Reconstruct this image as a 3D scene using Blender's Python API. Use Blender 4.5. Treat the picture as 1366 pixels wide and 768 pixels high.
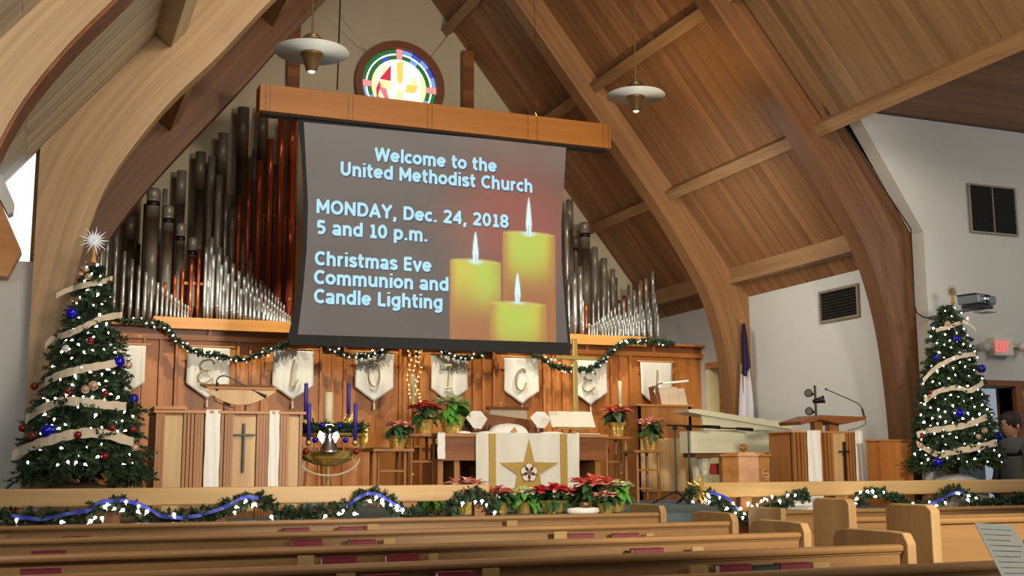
import bpy, bmesh, math, random
from math import sin, cos, tan, pi, radians, sqrt, atan2
from mathutils import Vector, Matrix, Euler, noise
random.seed(7)
for o in list(bpy.data.objects): bpy.data.objects.remove(o)
SC = bpy.context.scene
COL = SC.collection

# ---------------------------------------------------------------- camera
YAW, PITCH, ROLL, FPX = radians(22.1), radians(8.85), radians(-.3), 1550.0
CAM = Vector((0, 0, 1.2))
_F = Vector((sin(YAW)*cos(PITCH), cos(YAW)*cos(PITCH), sin(PITCH)))
_r = Vector((cos(YAW), -sin(YAW), 0)); _u = _r.cross(_F)
_R = _r*cos(ROLL)+_u*sin(ROLL); _U = -_r*sin(ROLL)+_u*cos(ROLL)
cd = bpy.data.cameras.new('camera'); cam = bpy.data.objects.new('camera', cd); COL.objects.link(cam)
cd.sensor_width = 36; cd.lens = FPX/1366*36; cd.clip_start = .05; cd.clip_end = 100
m = Matrix((( _R.x, _U.x, -_F.x, CAM.x), (_R.y, _U.y, -_F.y, CAM.y), (_R.z, _U.z, -_F.z, CAM.z), (0, 0, 0, 1)))
cam.matrix_world = m
SC.camera = cam
# ---------------------------------------------------------------- world, lights, exposure
SC.view_settings.view_transform = 'Standard'; SC.view_settings.look = 'None'
SC.view_settings.gamma = 1; SC.view_settings.use_curve_mapping = False
EXPO = 0.0
SC.view_settings.exposure = EXPO
w = bpy.data.worlds.new('world'); SC.world = w; w.use_nodes = True
bg = w.node_tree.nodes['Background']; bg.inputs[0].default_value = (.78, .88, 1, 1); bg.inputs[1].default_value = .36
def lamp(kind, name, loc, target, power, col=(1, 1, 1), size=1.0, sy=None, spot=60, blend=.5):
    l = bpy.data.lights.new(name, kind); l.energy = power; l.color = col
    if kind == 'AREA':
        l.size = size
        if sy: l.shape = 'RECTANGLE'; l.size_y = sy
    else: l.shadow_soft_size = size
    if kind == 'SPOT': l.spot_size = radians(spot); l.spot_blend = blend
    o = bpy.data.objects.new(name, l); COL.objects.link(o); o.location = loc
    d = Vector(target)-Vector(loc); o.rotation_euler = d.to_track_quat('-Z', 'Y').to_euler(); return o
# pendant-height room lamps, chancel spotlights, daylight from the transept side, added fills
lamp('AREA', 'nave_lamps', (3.4, 4.4, 5.6), (4.6, 12, 2.2), 210, (1, .9, .76), 2.6, 1.6)
lamp('AREA', 'nave_uplight', (4.4, 6.2, 3.4), (5.2, 11.0, 8.0), 50, (1, .84, .64), 1.6, 1.0)
lamp('SPOT', 'rear_fill_spot', (4.2, -.6, 2.62), (4.6, 13.9, 2.1), 2500, (1, .92, .8), .35, spot=52, blend=.6)  # added fill behind the camera, brightens the banners from below screen height
for i_, x_ in enumerate((1.6, 3.3, 5.0, 6.7)):
    lamp('SPOT', 'chancel_spot', (x_, 12.75, 4.35), (x_+.1, 13.9, 1.9), 230, (1, .94, .83), .02, spot=84, blend=.6)
lamp('SPOT', 'altar_spot', (4.6, 7.6, 6.8), (4.9, 11.6, 1.3), 420, (1, .9, .74), .04, spot=46, blend=.6)
lamp('AREA', 'front_pew_fill', (2.4, 1.2, 4.6), (2.4, 2.6, 0), 45, (1, .9, .76), 1.0)  # added unseen fill, lifts the music sheet and nearest pews
lamp('AREA', 'transept_daylight', (-1.6, 8.2, 3.0), (.6, 10.0, 4.2), 60, (.85, .93, 1), 1.6, 1.2)
lamp('AREA', 'side_daylight', (-1.2, 3.6, 2.6), (.8, 8.6, 5.2), 190, (.95, .98, 1), 1.4, 1.4)
lamp('AREA', 'right_wall_fill', (5.9, 11.2, 3.9), (8.4, 11.4, 2.3), 34, (1, .99, .94), .7)  # added fill aimed at the white right-hand chancel wall
lamp('AREA', 'aisle_light', (11.0, 6.0, 4.0), (9.6, 9.4, 2.0), 30, (1, .97, .9), .9)
lamp('SPOT', 'ceiling_glow', (5.4, 8.0, 4.0), (6.55, 10.75, 5.75), 330, (1, .76, .42), .2, spot=34, blend=1)

# ---------------------------------------------------------------- helpers
def ray(x, y): return _F+_R*((x-683)/FPX)-_U*((y-384)/FPX)
def PY(x, y, Y): d = ray(x, y); return CAM+d*(Y/d.y)
def PX(x, y, X): d = ray(x, y); return CAM+d*(X/d.x)
def PZ(x, y, Z): d = ray(x, y); return CAM+d*((Z-1.2)/d.z)
def mpp(x, y, Y): return (PY(x+1, y, Y)-PY(x, y, Y)).x          # metres of X per pixel on that plane
WORLD = {}
class MB:
    def __init__(s): s.v = []; s.f = []; s.uv = None
    def add(s, vs, fs):
        n = len(s.v); s.v += [Vector(p) for p in vs]; s.f += [tuple(i+n for i in q) for q in fs]; return s
    def box(s, c, d, rz=0, ry=0, rx=0):
        M = Euler((rx, ry, rz)).to_matrix(); c = Vector(c)
        vs = [c+M @ Vector((x*d[0]/2, y*d[1]/2, z*d[2]/2)) for x in(-1, 1) for y in(-1, 1) for z in(-1, 1)]
        return s.add(vs, [(0, 1, 3, 2), (4, 6, 7, 5), (0, 4, 5, 1), (2, 3, 7, 6), (0, 2, 6, 4), (1, 5, 7, 3)])
    def bb(s, a, b):
        return s.box([(a[i]+b[i])/2 for i in range(3)], [abs(b[i]-a[i]) for i in range(3)])
    def lathe(s, c, prof, n=16, sx=1, sy=1, fn=None):
        c = Vector(c); vs = []
        for r, z in prof:
            for i in range(n):
                a = 2*pi*i/n; rr = r*(fn(a, z) if fn else 1)
                vs.append(c+Vector((rr*cos(a)*sx, rr*sin(a)*sy, z)))
        fs = [(j*n+i, j*n+(i+1) % n, (j+1)*n+(i+1) % n, (j+1)*n+i) for j in range(len(prof)-1) for i in range(n)]
        if prof[0][0] > 1e-5: fs.append(tuple(range(n-1, -1, -1)))
        if prof[-1][0] > 1e-5: fs.append(tuple((len(prof)-1)*n+i for i in range(n)))
        return s.add(vs, fs)
    def tube(s, pts, r, n=6, cap=True):
        pts = [Vector(p) for p in pts]; k = len(pts); vs = []
        rs = r if isinstance(r, (list, tuple)) else [r]*k
        up = None
        for i, p in enumerate(pts):
            t = (pts[min(i+1, k-1)]-pts[max(i-1, 0)]).normalized()
            if up is None: up = t.orthogonal().normalized()
            up = (up-t*up.dot(t))
            up = up.normalized() if up.length > 1e-6 else t.orthogonal().normalized()
            b = t.cross(up)
            for j in range(n):
                a = 2*pi*j/n; vs.append(p+(up*cos(a)+b*sin(a))*rs[i])
        fs = [(i*n+j, i*n+(j+1) % n, (i+1)*n+(j+1) % n, (i+1)*n+j) for i in range(k-1) for j in range(n)]
        if cap: fs += [tuple(range(n-1, -1, -1)), tuple((k-1)*n+j for j in range(n))]
        return s.add(vs, fs)
    def ribbon(s, pts, wd, th=.004):      # flat band: pts path, wd a vector across
        pts = [Vector(p) for p in pts]; k = len(pts); vs = []
        for i, p in enumerate(pts):
            q = Vector(wd[i] if isinstance(wd, list) else wd)
            t = (pts[min(i+1, k-1)]-pts[max(i-1, 0)]); nn = t.cross(q); nn = nn.normalized()*th/2 if nn.length > 1e-9 else Vector((0, th/2, 0))
            vs += [p-q/2-nn, p+q/2-nn, p+q/2+nn, p-q/2+nn]
        fs = []
        for i in range(k-1):
            a = 4*i; b = a+4
            for j in range(4): fs.append((a+j, a+(j+1) % 4, b+(j+1) % 4, b+j))
        fs += [(3, 2, 1, 0), (4*k-4, 4*k-3, 4*k-2, 4*k-1)]
        return s.add(vs, fs)
    def prism(s, poly, a, b):             # poly: list of Vector offsets; extrude from +a to +b
        n = len(poly); a = Vector(a); b = Vector(b)
        vs = [Vector(p)+a for p in poly]+[Vector(p)+b for p in poly]
        fs = [tuple(range(n-1, -1, -1)), tuple(range(n, 2*n))]+[(i, (i+1) % n, n+(i+1) % n, n+i) for i in range(n)]
        return s.add(vs, fs)
    def ball(s, c, r, n=10, m=6, sz=1):
        return s.lathe(c, [(r*sin(pi*j/m) if 0 < j < m else 0.0001*r, -r*sz*cos(pi*j/m)) for j in range(m+1)], n)
    def mesh(s, name, off=Vector()):
        me = bpy.data.meshes.new(name); me.from_pydata([tuple(p-off) for p in s.v], [], s.f)
        bm = bmesh.new(); bm.from_mesh(me); bmesh.ops.recalc_face_normals(bm, faces=bm.faces); bm.to_mesh(me); bm.free()
        return me
    def build(s, name, mat, parent=None, smooth=False, bevel=0):
        if parent is not None: off = WORLD[parent.name]
        else:
            xs = [p.x for p in s.v]; ys = [p.y for p in s.v]; zs = [p.z for p in s.v]
            off = Vector(((min(xs)+max(xs))/2, (min(ys)+max(ys))/2, min(zs)))
        me = s.mesh(name, off); me.materials.append(mat)
        if smooth: me.shade_smooth()
        o = bpy.data.objects.new(name, me); COL.objects.link(o)
        if parent is not None: o.parent = parent
        else: o.location = off
        WORLD[o.name] = off
        if bevel:
            b = o.modifiers.new('bevel', 'BEVEL'); b.width = bevel; b.segments = 2; b.limit_method = 'ANGLE'
        if smooth == 'auto':
            pass
        return o
def tag(o, label=None, cat=None, group=None, kind=None):
    if label: o['label'] = label
    if cat: o['category'] = cat
    if group: o['group'] = group
    if kind: o['kind'] = kind
    return o
def empty(name, loc, label=None, cat=None, group=None, kind=None):
    o = bpy.data.objects.new(name, None); COL.objects.link(o); o.location = loc; WORLD[o.name] = Vector(loc)
    o.empty_display_size = .1
    return tag(o, label, cat, group, kind)
def struct(o): o['kind'] = 'structure'; return o
def inst(name, me, parent, wloc, rot=(0, 0, 0), sc=(1, 1, 1)):
    o = bpy.data.objects.new(name, me); COL.objects.link(o); o.parent = parent
    o.location = Vector(wloc)-WORLD[parent.name]; o.rotation_euler = rot; o.scale = sc
    WORLD[o.name] = WORLD[parent.name]; return o

# ---------------------------------------------------------------- materials
def lin(c):
    return tuple(((x/255)/12.92 if x/255 <= .04045 else ((x/255+.055)/1.055)**2.4) for x in c)+(1,)
def mat(name, col, rough=.5, metal=0, emis=0, ecol=None, trans=0, spec=None, noise_=0, nscale=20, bump=0, bscale=60, sheen=0, alpha=None):
    m = bpy.data.materials.new(name); m.use_nodes = True; t = m.node_tree; b = t.nodes['Principled BSDF']
    c = lin(col); b.inputs['Base Color'].default_value = c
    b.inputs['Roughness'].default_value = rough; b.inputs['Metallic'].default_value = metal
    if trans: b.inputs['Transmission Weight'].default_value = trans
    if spec is not None: b.inputs['Specular IOR Level'].default_value = spec
    if sheen: b.inputs['Sheen Weight'].default_value = sheen
    if alpha is not None: b.inputs['Alpha'].default_value = alpha
    if emis:
        b.inputs['Emission Color'].default_value = lin(ecol or col); b.inputs['Emission Strength'].default_value = emis
    tc = t.nodes.new('ShaderNodeTexCoord')
    if noise_:
        n = t.nodes.new('ShaderNodeTexNoise'); n.inputs['Scale'].default_value = nscale; n.inputs['Detail'].default_value = 4
        t.links.new(tc.outputs['Object'], n.inputs['Vector'])
        mx = t.nodes.new('ShaderNodeMix'); mx.data_type = 'RGBA'
        mx.inputs[6].default_value = tuple(v*(1-noise_) for v in c[:3])+(1,)
        mx.inputs[7].default_value = tuple(min(1, v*(1+noise_)) for v in c[:3])+(1,)
        t.links.new(n.outputs[0], mx.inputs[0]); t.links.new(mx.outputs[2], b.inputs['Base Color'])
    if bump:
        n = t.nodes.new('ShaderNodeTexNoise'); n.inputs['Scale'].default_value = bscale; n.inputs['Detail'].default_value = 3
        t.links.new(tc.outputs['Object'], n.inputs['Vector'])
        bp = t.nodes.new('ShaderNodeBump'); bp.inputs['Strength'].default_value = bump; bp.inputs['Distance'].default_value = .01
        t.links.new(n.outputs[0], bp.inputs['Height']); t.links.new(bp.outputs[0], b.inputs['Normal'])
    return m
def wood(name, c1, c2, axis='x', rough=.45, freq=14, stretch=.06, uv=False, rnd=0, knots=0, lam=0, c3=None):
    """grain runs along axis; rnd = per-object tone variation; knots; lam = glue-line spacing across v"""
    m = bpy.data.materials.new(name); m.use_nodes = True; t = m.node_tree; b = t.nodes['Principled BSDF']; L = t.links.new
    N = t.nodes.new
    tc = N('ShaderNodeTexCoord'); mp = N('ShaderNodeMapping')
    sc = {'x': (stretch, 1, 1), 'y': (1, stretch, 1), 'z': (1, 1, stretch)}[axis]
    mp.inputs['Scale'].default_value = sc
    L(tc.outputs['UV' if uv else 'Object'], mp.inputs['Vector'])
    oi = N('ShaderNodeObjectInfo'); vec = mp.outputs[0]
    if rnd:
        sh = N('ShaderNodeVectorMath'); sh.operation = 'ADD'
        ml = N('ShaderNodeMath'); ml.operation = 'MULTIPLY'; ml.inputs[1].default_value = 37
        L(oi.outputs['Random'], ml.inputs[0]); L(vec, sh.inputs[0]); L(ml.outputs[0], sh.inputs[1]); vec = sh.outputs[0]
    n1 = N('ShaderNodeTexNoise'); n1.inputs['Scale'].default_value = freq; n1.inputs['Detail'].default_value = 6; n1.inputs['Distortion'].default_value = .0 if uv else .4
    L(vec, n1.inputs['Vector'])
    n2 = N('ShaderNodeTexNoise'); n2.inputs['Scale'].default_value = freq*6; n2.inputs['Detail'].default_value = 3
    L(vec, n2.inputs['Vector'])
    ad = N('ShaderNodeMath'); ad.operation = 'MULTIPLY_ADD'; ad.inputs[1].default_value = .35
    L(n2.outputs[0], ad.inputs[0]); L(n1.outputs[0], ad.inputs[2])
    cr = N('ShaderNodeValToRGB'); cr.color_ramp.elements[0].position = .45; cr.color_ramp.elements[1].position = .85
    cr.color_ramp.elements[0].color = lin(c2); cr.color_ramp.elements[1].color = lin(c1)
    L(ad.outputs[0], cr.inputs[0]); out = cr.outputs[0]
    if rnd:
        rr = N('ShaderNodeMapRange'); rr.inputs[3].default_value = 1-rnd; rr.inputs[4].default_value = 1+rnd
        L(oi.outputs['Random'], rr.inputs[0])
        hs = N('ShaderNodeHueSaturation'); L(rr.outputs[0], hs.inputs['Value']); L(out, hs.inputs['Color']); out = hs.outputs[0]
    if knots:
        vo = N('ShaderNodeTexVoronoi'); vo.inputs['Scale'].default_value = knots
        mk = N('ShaderNodeMapping'); mk.inputs['Scale'].default_value = {'x': (.45, 1, 1), 'y': (1, .45, 1), 'z': (1, 1, .45)}[axis]
        L(tc.outputs['UV' if uv else 'Object'], mk.inputs['Vector'])
        kv = mk.outputs[0]
        if rnd:
            s2 = N('ShaderNodeVectorMath'); s2.operation = 'ADD'; L(kv, s2.inputs[0]); L(ml.outputs[0], s2.inputs[1]); kv = s2.outputs[0]
        L(kv, vo.inputs['Vector'])
        kr = N('ShaderNodeMapRange'); kr.inputs[1].default_value = .03; kr.inputs[2].default_value = .09; kr.inputs[3].default_value = .35; kr.inputs[4].default_value = 1
        L(vo.outputs['Distance'], kr.inputs[0])
        mu = N('ShaderNodeMix'); mu.data_type = 'RGBA'; mu.blend_type = 'MULTIPLY'; mu.inputs[0].default_value = 1
        L(out, mu.inputs[6]); L(kr.outputs[0], mu.inputs[7]); out = mu.outputs[2]
    if lam:
        sx = N('ShaderNodeSeparateXYZ'); L(tc.outputs['UV'], sx.inputs[0])
        d = N('ShaderNodeMath'); d.operation = 'DIVIDE'; d.inputs[1].default_value = lam; L(sx.outputs[1], d.inputs[0])
        fl = N('ShaderNodeMath'); fl.operation = 'FLOOR'; L(d.outputs[0], fl.inputs[0])
        ln = N('ShaderNodeMath'); ln.operation = 'MULTIPLY'; ln.inputs[1].default_value = .4
        wn = N('ShaderNodeTexWhiteNoise'); wn.noise_dimensions = '1D'; L(fl.outputs[0], wn.inputs['W'])
        rg = N('ShaderNodeMapRange'); rg.inputs[3].default_value = .9; rg.inputs[4].default_value = 1.08; L(wn.outputs['Value'], rg.inputs[0])
        hs2 = N('ShaderNodeHueSaturation'); L(rg.outputs[0], hs2.inputs['Value']); L(out, hs2.inputs['Color']); out = hs2.outputs[0]
    L(out, b.inputs['Base Color']); b.inputs['Roughness'].default_value = rough
    b.inputs['Specular IOR Level'].default_value = .35
    bp = N('ShaderNodeBump'); bp.inputs['Strength'].default_value = .12; bp.inputs['Distance'].default_value = .004
    L(n2.outputs[0], bp.inputs['Height']); L(bp.outputs[0], b.inputs['Normal'])
    return m
M = dict(
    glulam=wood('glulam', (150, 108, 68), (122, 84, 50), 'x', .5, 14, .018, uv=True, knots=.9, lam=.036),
    glu_shaded=wood('glulam_shaded', (118, 80, 50), (90, 58, 34), 'x', .5, 14, .018, uv=True, knots=.9, lam=.036),  # same arch timber, darker tone stands in for weaker light on it
    glu_daylit=wood('glulam_daylit', (186, 153, 112), (158, 126, 88), 'x', .5, 14, .018, uv=True, knots=.9, lam=.036),  # same arch timber, paler tone carries the daylight on the left arches
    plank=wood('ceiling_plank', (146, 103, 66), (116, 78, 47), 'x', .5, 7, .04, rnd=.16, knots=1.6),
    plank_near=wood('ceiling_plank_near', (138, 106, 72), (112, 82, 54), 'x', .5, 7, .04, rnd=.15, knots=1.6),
    plank_daylit=wood('ceiling_plank_daylit', (190, 176, 148), (166, 150, 122), 'x', .5, 7, .04, rnd=.13, knots=1.6),  # same boards, daylight of the near left bay put into the tone
    purlin=wood('purlin', (160, 124, 84), (128, 94, 60), 'y', .5, 9, .05),
    purlin_pale=wood('purlin_pale', (198, 176, 138), (170, 146, 108), 'y', .5, 9, .05),
    panel=wood('panelling', (184, 118, 56), (156, 90, 38), 'z', .42, 6, .05),
    panel_x=wood('panelling_rail', (188, 122, 60), (160, 94, 42), 'x', .42, 6, .05),
    ledge=wood('ledge', (206, 148, 80), (184, 126, 60), 'x', .4, 6, .05),
    beam=wood('housing', (166, 106, 42), (148, 90, 30), 'x', .45, 6, .05),
    pew=wood('pew', (158, 118, 70), (128, 92, 52), 'x', .38, 8, .05),
    pew_end=wood('pew_end', (176, 140, 90), (148, 112, 68), 'z', .42, 5, .06),
    rail=wood('rail', (200, 162, 106), (176, 138, 86), 'x', .4, 8, .05),
    oak=wood('oak', (168, 112, 58), (136, 84, 40), 'z', .42, 8, .05),
    oak_x=wood('oak_rail', (196, 138, 78), (162, 106, 54), 'x', .42, 8, .05),
    oak_pale=wood('oak_pale', (204, 168, 116), (178, 138, 88), 'z', .45, 6, .05),
    walnut=wood('walnut', (140, 86, 46), (104, 60, 30), 'x', .4, 8, .05),
    frame=mat('window_frame', (120, 66, 34), .5, noise_=.1),
    wall=mat('white_plaster', (200, 198, 190), .85, noise_=.02, nscale=3, bump=.08, bscale=150),
    cream=mat('cream_plaster', (178, 164, 136), .85, noise_=.04, nscale=5, bump=.15, bscale=90),
    carpet=mat('grey_blue_carpet', (84, 96, 96), .95, noise_=.2, nscale=120, bump=.3, bscale=300),
    navefloor=mat('nave_carpet', (96, 60, 52), .95, noise_=.2, nscale=120),
    zinc=mat('dull_zinc', (140, 132, 118), .42, .3, noise_=.12, nscale=6),
    zincdark=mat('dark_zinc', (100, 90, 78), .45, .3, noise_=.15, nscale=6),
    tin=mat('bright_tin', (168, 166, 158), .34, .6, noise_=.06, nscale=8),
    copper=mat('copper', (176, 84, 48), .3, .6, noise_=.12, nscale=8),
    brass=mat('brass', (214, 182, 104), .28, .7),
    darkbrass=mat('antique_brass', (116, 92, 58), .4, .7),
    gold=mat('gold_foil', (222, 186, 96), .3, .55, bump=.6, bscale=45),
    silver=mat('silver', (200, 200, 204), .22, 1),
    white_metal=mat('white_enamel', (176, 178, 170), .45),
    black=mat('black_plastic', (18, 16, 16), .45),
    blackcloth=mat('black_border', (20, 17, 18), .8),
    dark=mat('dark_void', (22, 18, 14), .9),
    ventm=mat('vent_frame', (140, 128, 108), .5, .3),
    needles=mat('fir_needles', (44, 66, 34), .7, noise_=.45, nscale=9),
    needles2=mat('garland_needles', (48, 70, 42), .7, noise_=.45, nscale=15),
    bark=mat('bark', (70, 48, 30), .9, noise_=.3),
    ribbon=mat('cream_ribbon', (208, 190, 160), .55, noise_=.08, sheen=.3),
    blueribbon=mat('blue_ribbon', (50, 60, 170), .4, sheen=.3),
    blueball=mat('blue_bauble', (30, 24, 170), .12, .35),
    redball=mat('red_bauble', (130, 34, 24), .18, .3),
    tanball=mat('tan_bauble', (190, 156, 126), .3, .3),
    glassball=mat('clear_bauble', (220, 220, 215), .1, .2, alpha=.6),
    bulb=mat('bulb', (255, 248, 236), .5, emis=14, ecol=(255, 246, 232)),
    warmbulb=mat('warm_bulb', (255, 210, 140), .5, emis=5, ecol=(255, 214, 140)),
    lampglow=mat('lamp_tip', (255, 250, 235), .4, emis=.45),
    wire=mat('wire', (40, 34, 30), .6),
    banner=mat('banner_satin', (214, 208, 190), .42, noise_=.05, nscale=10, sheen=.4, bump=.35, bscale=9),
    script=mat('banner_script', (160, 144, 100), .4, .4),
    linen=mat('white_linen', (232, 226, 214), .7, bump=.1, bscale=60),
    goldcloth=mat('gold_cloth', (176, 142, 66), .5, .3, noise_=.15),
    roseline=mat('rose_outline', (120, 74, 50), .6),
    purple=mat('purple_wax', (56, 44, 140), .5),
    wax=mat('ivory_wax', (216, 200, 160), .5),
    red=mat('poinsettia_red', (214, 62, 58), .6, noise_=.3, nscale=30),
    pink=mat('poinsettia_pink', (244, 172, 152), .6, noise_=.2, nscale=30),
    coral=mat('poinsettia_coral', (226, 116, 98), .6, noise_=.25, nscale=30),
    whitebract=mat('poinsettia_white', (222, 226, 170), .6, noise_=.15, nscale=30),
    leaf=mat('plant_leaf', (92, 158, 58), .5, noise_=.35, nscale=25),
    leafdark=mat('dark_leaf', (50, 88, 46), .5, noise_=.35, nscale=25),
    pot=mat('pot_foil', (214, 180, 96), .3, .55, bump=.8, bscale=40),
    piano=mat('ivory_lacquer', (206, 200, 168), .25),
    book=mat('hymnal_red', (112, 26, 36), .6, bump=.1),
    bookdark=mat('book_green', (34, 44, 38), .6),
    page=mat('paper', (222, 214, 190), .8),
    card=mat('card', (156, 124, 70), .7),
    flagblue=mat('flag_violet', (44, 26, 58), .8),
    flagwhite=mat('flag_white', (196, 192, 196), .8),
    curtain=mat('glowing_yellow_curtain', (226, 180, 60), .7, emis=.6, ecol=(236, 180, 70)),  # emission put into the cloth so it looks lit, no lamp behind
    lit=mat('lit_room', (230, 216, 160), .8),
    dusk=mat('corridor_wall', (168, 178, 176), .85),
    exitred=mat('exit_letters', (255, 96, 96), .5, emis=1.0, ecol=(255, 92, 96)),
    exitbox=mat('exit_box', (214, 206, 190), .5),
    skin=mat('skin', (196, 140, 112), .5), hair=mat('hair', (38, 26, 20), .6, noise_=.3, nscale=60),
    sweater=mat('grey_sweater', (92, 92, 88), .9, bump=.3, bscale=120), jeans=mat('trousers', (60, 66, 84), .85),
    blouse=mat('mauve_shirt', (150, 124, 130), .85), paleblue=mat('pale_blue_cloth', (164, 176, 196), .85),
    redcushion=mat('red_cushion', (206, 74, 56), .8),
    screwhite=mat('starwhite', (226, 234, 236), .4, emis=.12), starpale=mat('star_pale', (140, 132, 98), .5),
    skirt=mat('tree_skirt', (120, 96, 62), .8, noise_=.3, nscale=8, bump=.8, bscale=8),
    cellophane=mat('cellophane', (235, 235, 240), .08, alpha=.28), gray=mat('grey_case', (120, 130, 134), .35, .3),
)
def emitcol(name, col, s=1.0, vcol=None):
    m = bpy.data.materials.new(name); m.use_nodes = True; t = m.node_tree; b = t.nodes['Principled BSDF']
    b.inputs['Base Color'].default_value = (.02, .02, .02, 1); b.inputs['Roughness'].default_value = .6
    b.inputs['Emission Color'].default_value = lin(col); b.inputs['Emission Strength'].default_value = s
    if vcol:
        a = t.nodes.new('ShaderNodeVertexColor'); a.layer_name = vcol; t.links.new(a.outputs[0], b.inputs['Emission Color'])
    return m
# ================================================================ large structure
XR, XL, ZF = 8.48, -.1, .82
SL = 1.255; AX = 4.06; AZ = 8.94
def zR(x): return 3.62+SL*(8.3-x)
def zL(x): return 3.75+SL*(x+.08)
struct(MB().bb((-4, -2, -.1), (15, 16, 0)).build('floor', M['navefloor']))
pf = struct(MB().bb((-.75, 8.85, .0), (8.72, 15.2, ZF)).build('floor_chancel', M['carpet']))
struct(MB().bb((-.75, 8.45, .0), (8.72, 8.85, ZF/2)).build('floor_step', M['carpet']))
# walls
def poly_wall(name, pts, y0, y1, mt):
    return struct(MB().prism([Vector((x, 0, z)) for x, z in pts], (0, y0, 0), (0, y1, 0)).build(name, mt))
poly_wall('wall_back', [(XL-.2, 0), (XR+.2, 0), (XR+.2, 3.6), (AX, AZ+.15), (XL-.2, 3.7)], 15.14, 15.3, M['cream'])
wr = MB()
wr.bb((XR, 9.6, 0), (XR+.18, 12.95, 3.95)); wr.bb((XR, 13.76, 0), (XR+.18, 15.2, 3.95)); wr.bb((XR, 12.95, 2.56), (XR+.18, 13.76, 3.95))
struct(wr.build('wall_right', M['wall']))
struct(MB().bb((XL-.18, 9.9, 0), (XL, 15.2, 3.8)).build('wall_left', M['cream']))
we = MB()
we.prism([Vector((x, 0, z)) for x, z in [(9.5, 0), (14, 0), (14, 4.84), (9.5, 4.84)]], (0, 9.4, 0), (0, 9.58, 0))
we.prism([Vector((x, 0, z)) for x, z in [(8.45, 2.02), (9.5, 2.02), (9.5, 4.84), (7.66, 4.84), (8.45, 3.62)]], (0, 9.4, 0), (0, 9.58, 0))
we.prism([Vector((x, 0, z)) for x, z in [(8.45, 0), (8.62, 0), (8.62, 2.02), (8.45, 2.02)]], (0, 9.4, 0), (0, 9.58, 0))
struct(we.build('wall_front_right', M['wall']))
struct(MB().bb((8.66, 11.4, 0), (11, 11.5, 3)).build('wall_corridor', M['dusk']))
struct(MB().bb((-3.2, 9.7, 0), (XL, 9.86, 2.82)).build('wall_front_left', M['wall']))
struct(MB().bb((9.6, 12.5, 0), (9.7, 14.6, 3)).build('wall_vestry', M['lit']))
struct(MB().prism([Vector((x, 0, z)) for x, z in [(8.2, 3.3), (7.2, 4.6), (7.2, 4.9), (7.9, 4.9), (8.62, 3.9), (8.62, 3.3)]], (0, 9.83, 0), (0, 9.88, 0)).build('gap_shade_fill', M['dark']))  # added dark filler, its black stands in for shade in the gap
# clerestory window in the left transept wall
wn = struct(empty('window_2', (-1.2, 9.78, 2.82)))
MB().prism([Vector((x, 0, z)) for x, z in [(-1.6, 2.82), (-.12, 2.82), (-.12, 3.72), (-1.3, 3.72)]], (0, 9.80, 0), (0, 9.815, 0)).build('pane', emitcol('daylight_pane', (232, 246, 255), 1.5), wn)
MB().bb((-.13, 9.74, 2.82), (-.10, 9.84, 3.75)).build('frame', M['darkbrass'], wn)
struct(MB().prism([Vector((x, 0, z)) for x, z in [(-.72, 3.62), (-.40, 3.30), (-.185, 2.83), (-.27, 2.63), (-1.2, 2.63), (-1.2, 3.62)]], (0, 9.28, 0), (0, 9.5, 0)).build('trim_1', M['oak_x']))
struct(MB().prism([Vector((x, 0, z)) for x, z in [(-.40, 3.30), (-.36, 3.42), (-.255, 3.19), (-.26, 3.12), (-.29, 3.10)]], (0, 9.3, 0), (0, 9.45, 0)).build('trim_2', M['wall']))

# ---- ceiling: backing plus one board after another
a51 = math.atan(SL); c51, s51 = cos(a51), sin(a51)
def slab(name, pts, mt): # pts world quad, thickness outward
    p = [Vector(q) for q in pts]; n = (p[1]-p[0]).cross(p[2]-p[0]).normalized()
    if n.z < 0: n = -n
    return struct(MB().prism(p, n*.03, n*.12).build(name, mt))
CR = slab('ceiling_right', [(8.62, 9.7, zR(8.62)), (8.62, 15.2, zR(8.62)), (AX, 15.2, AZ), (AX, 9.7, AZ)], M['walnut'])
CR2 = slab('ceiling_near_right', [(7.36, -1, zR(7.36)), (7.36, 9.7, zR(7.36)), (AX, 9.7, AZ), (AX, -1, AZ)], M['walnut'])
CLT = slab('ceiling_left', [(XL-.02, 9.7, zL(XL-.02)), (XL-.02, 15.2, zL(XL-.02)), (AX, 15.2, AZ), (AX, 9.7, AZ)], M['walnut'])
CL2 = slab('ceiling_near_left', [(-2.2, -1, zL(-2.2)), (-2.2, 9.7, zL(-2.2)), (AX, 9.7, AZ), (AX, -1, AZ)], M['walnut'])
struct(MB().bb((7.3, -1, 4.88), (14, 9.6, 4.98)).build('ceiling_transept', M['walnut']))
def plank_mesh(name, L, mt, wd=.1345, th=.022):
    h = wd/2; q = th/2; ch = .003
    sec = [(-h, 0), (-h+ch, q), (h-ch, q), (h, 0), (h-ch, -q), (-h+ch, -q)]
    mb = MB(); mb.prism([Vector((0, y, z)) for y, z in sec], (0.002, 0, 0), (L-.002, 0, 0))
    me = mb.mesh(name); me.materials.append(mt); return me
SP = .136
def plank_rows(parent, side, y0, y1, xs, mt):
    for k in range(len(xs)-1):
        xa, xb = xs[k], xs[k+1]; L = abs(xb-xa)/c51
        me = plank_mesh('plank', L, mt)
        n = int((y1-y0)/SP)
        for i in range(n):
            y = y0+SP*(i+.5)
            if side > 0: loc = (xa, y, zR(xa)+.012/c51); rot = (0, pi+a51, 0)
            else: loc = (xa, y, zL(xa)+.012/c51); rot = (0, -a51, 0)
            inst('plank', me, parent, loc, rot)
plank_rows(CR, 1, 9.70, 15.14, [8.55, 7.42, 6.3, AX], M['plank'])
plank_rows(CR2, 1, 4.0, 9.70, [7.42, 6.3, AX], M['plank_near'])
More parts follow.
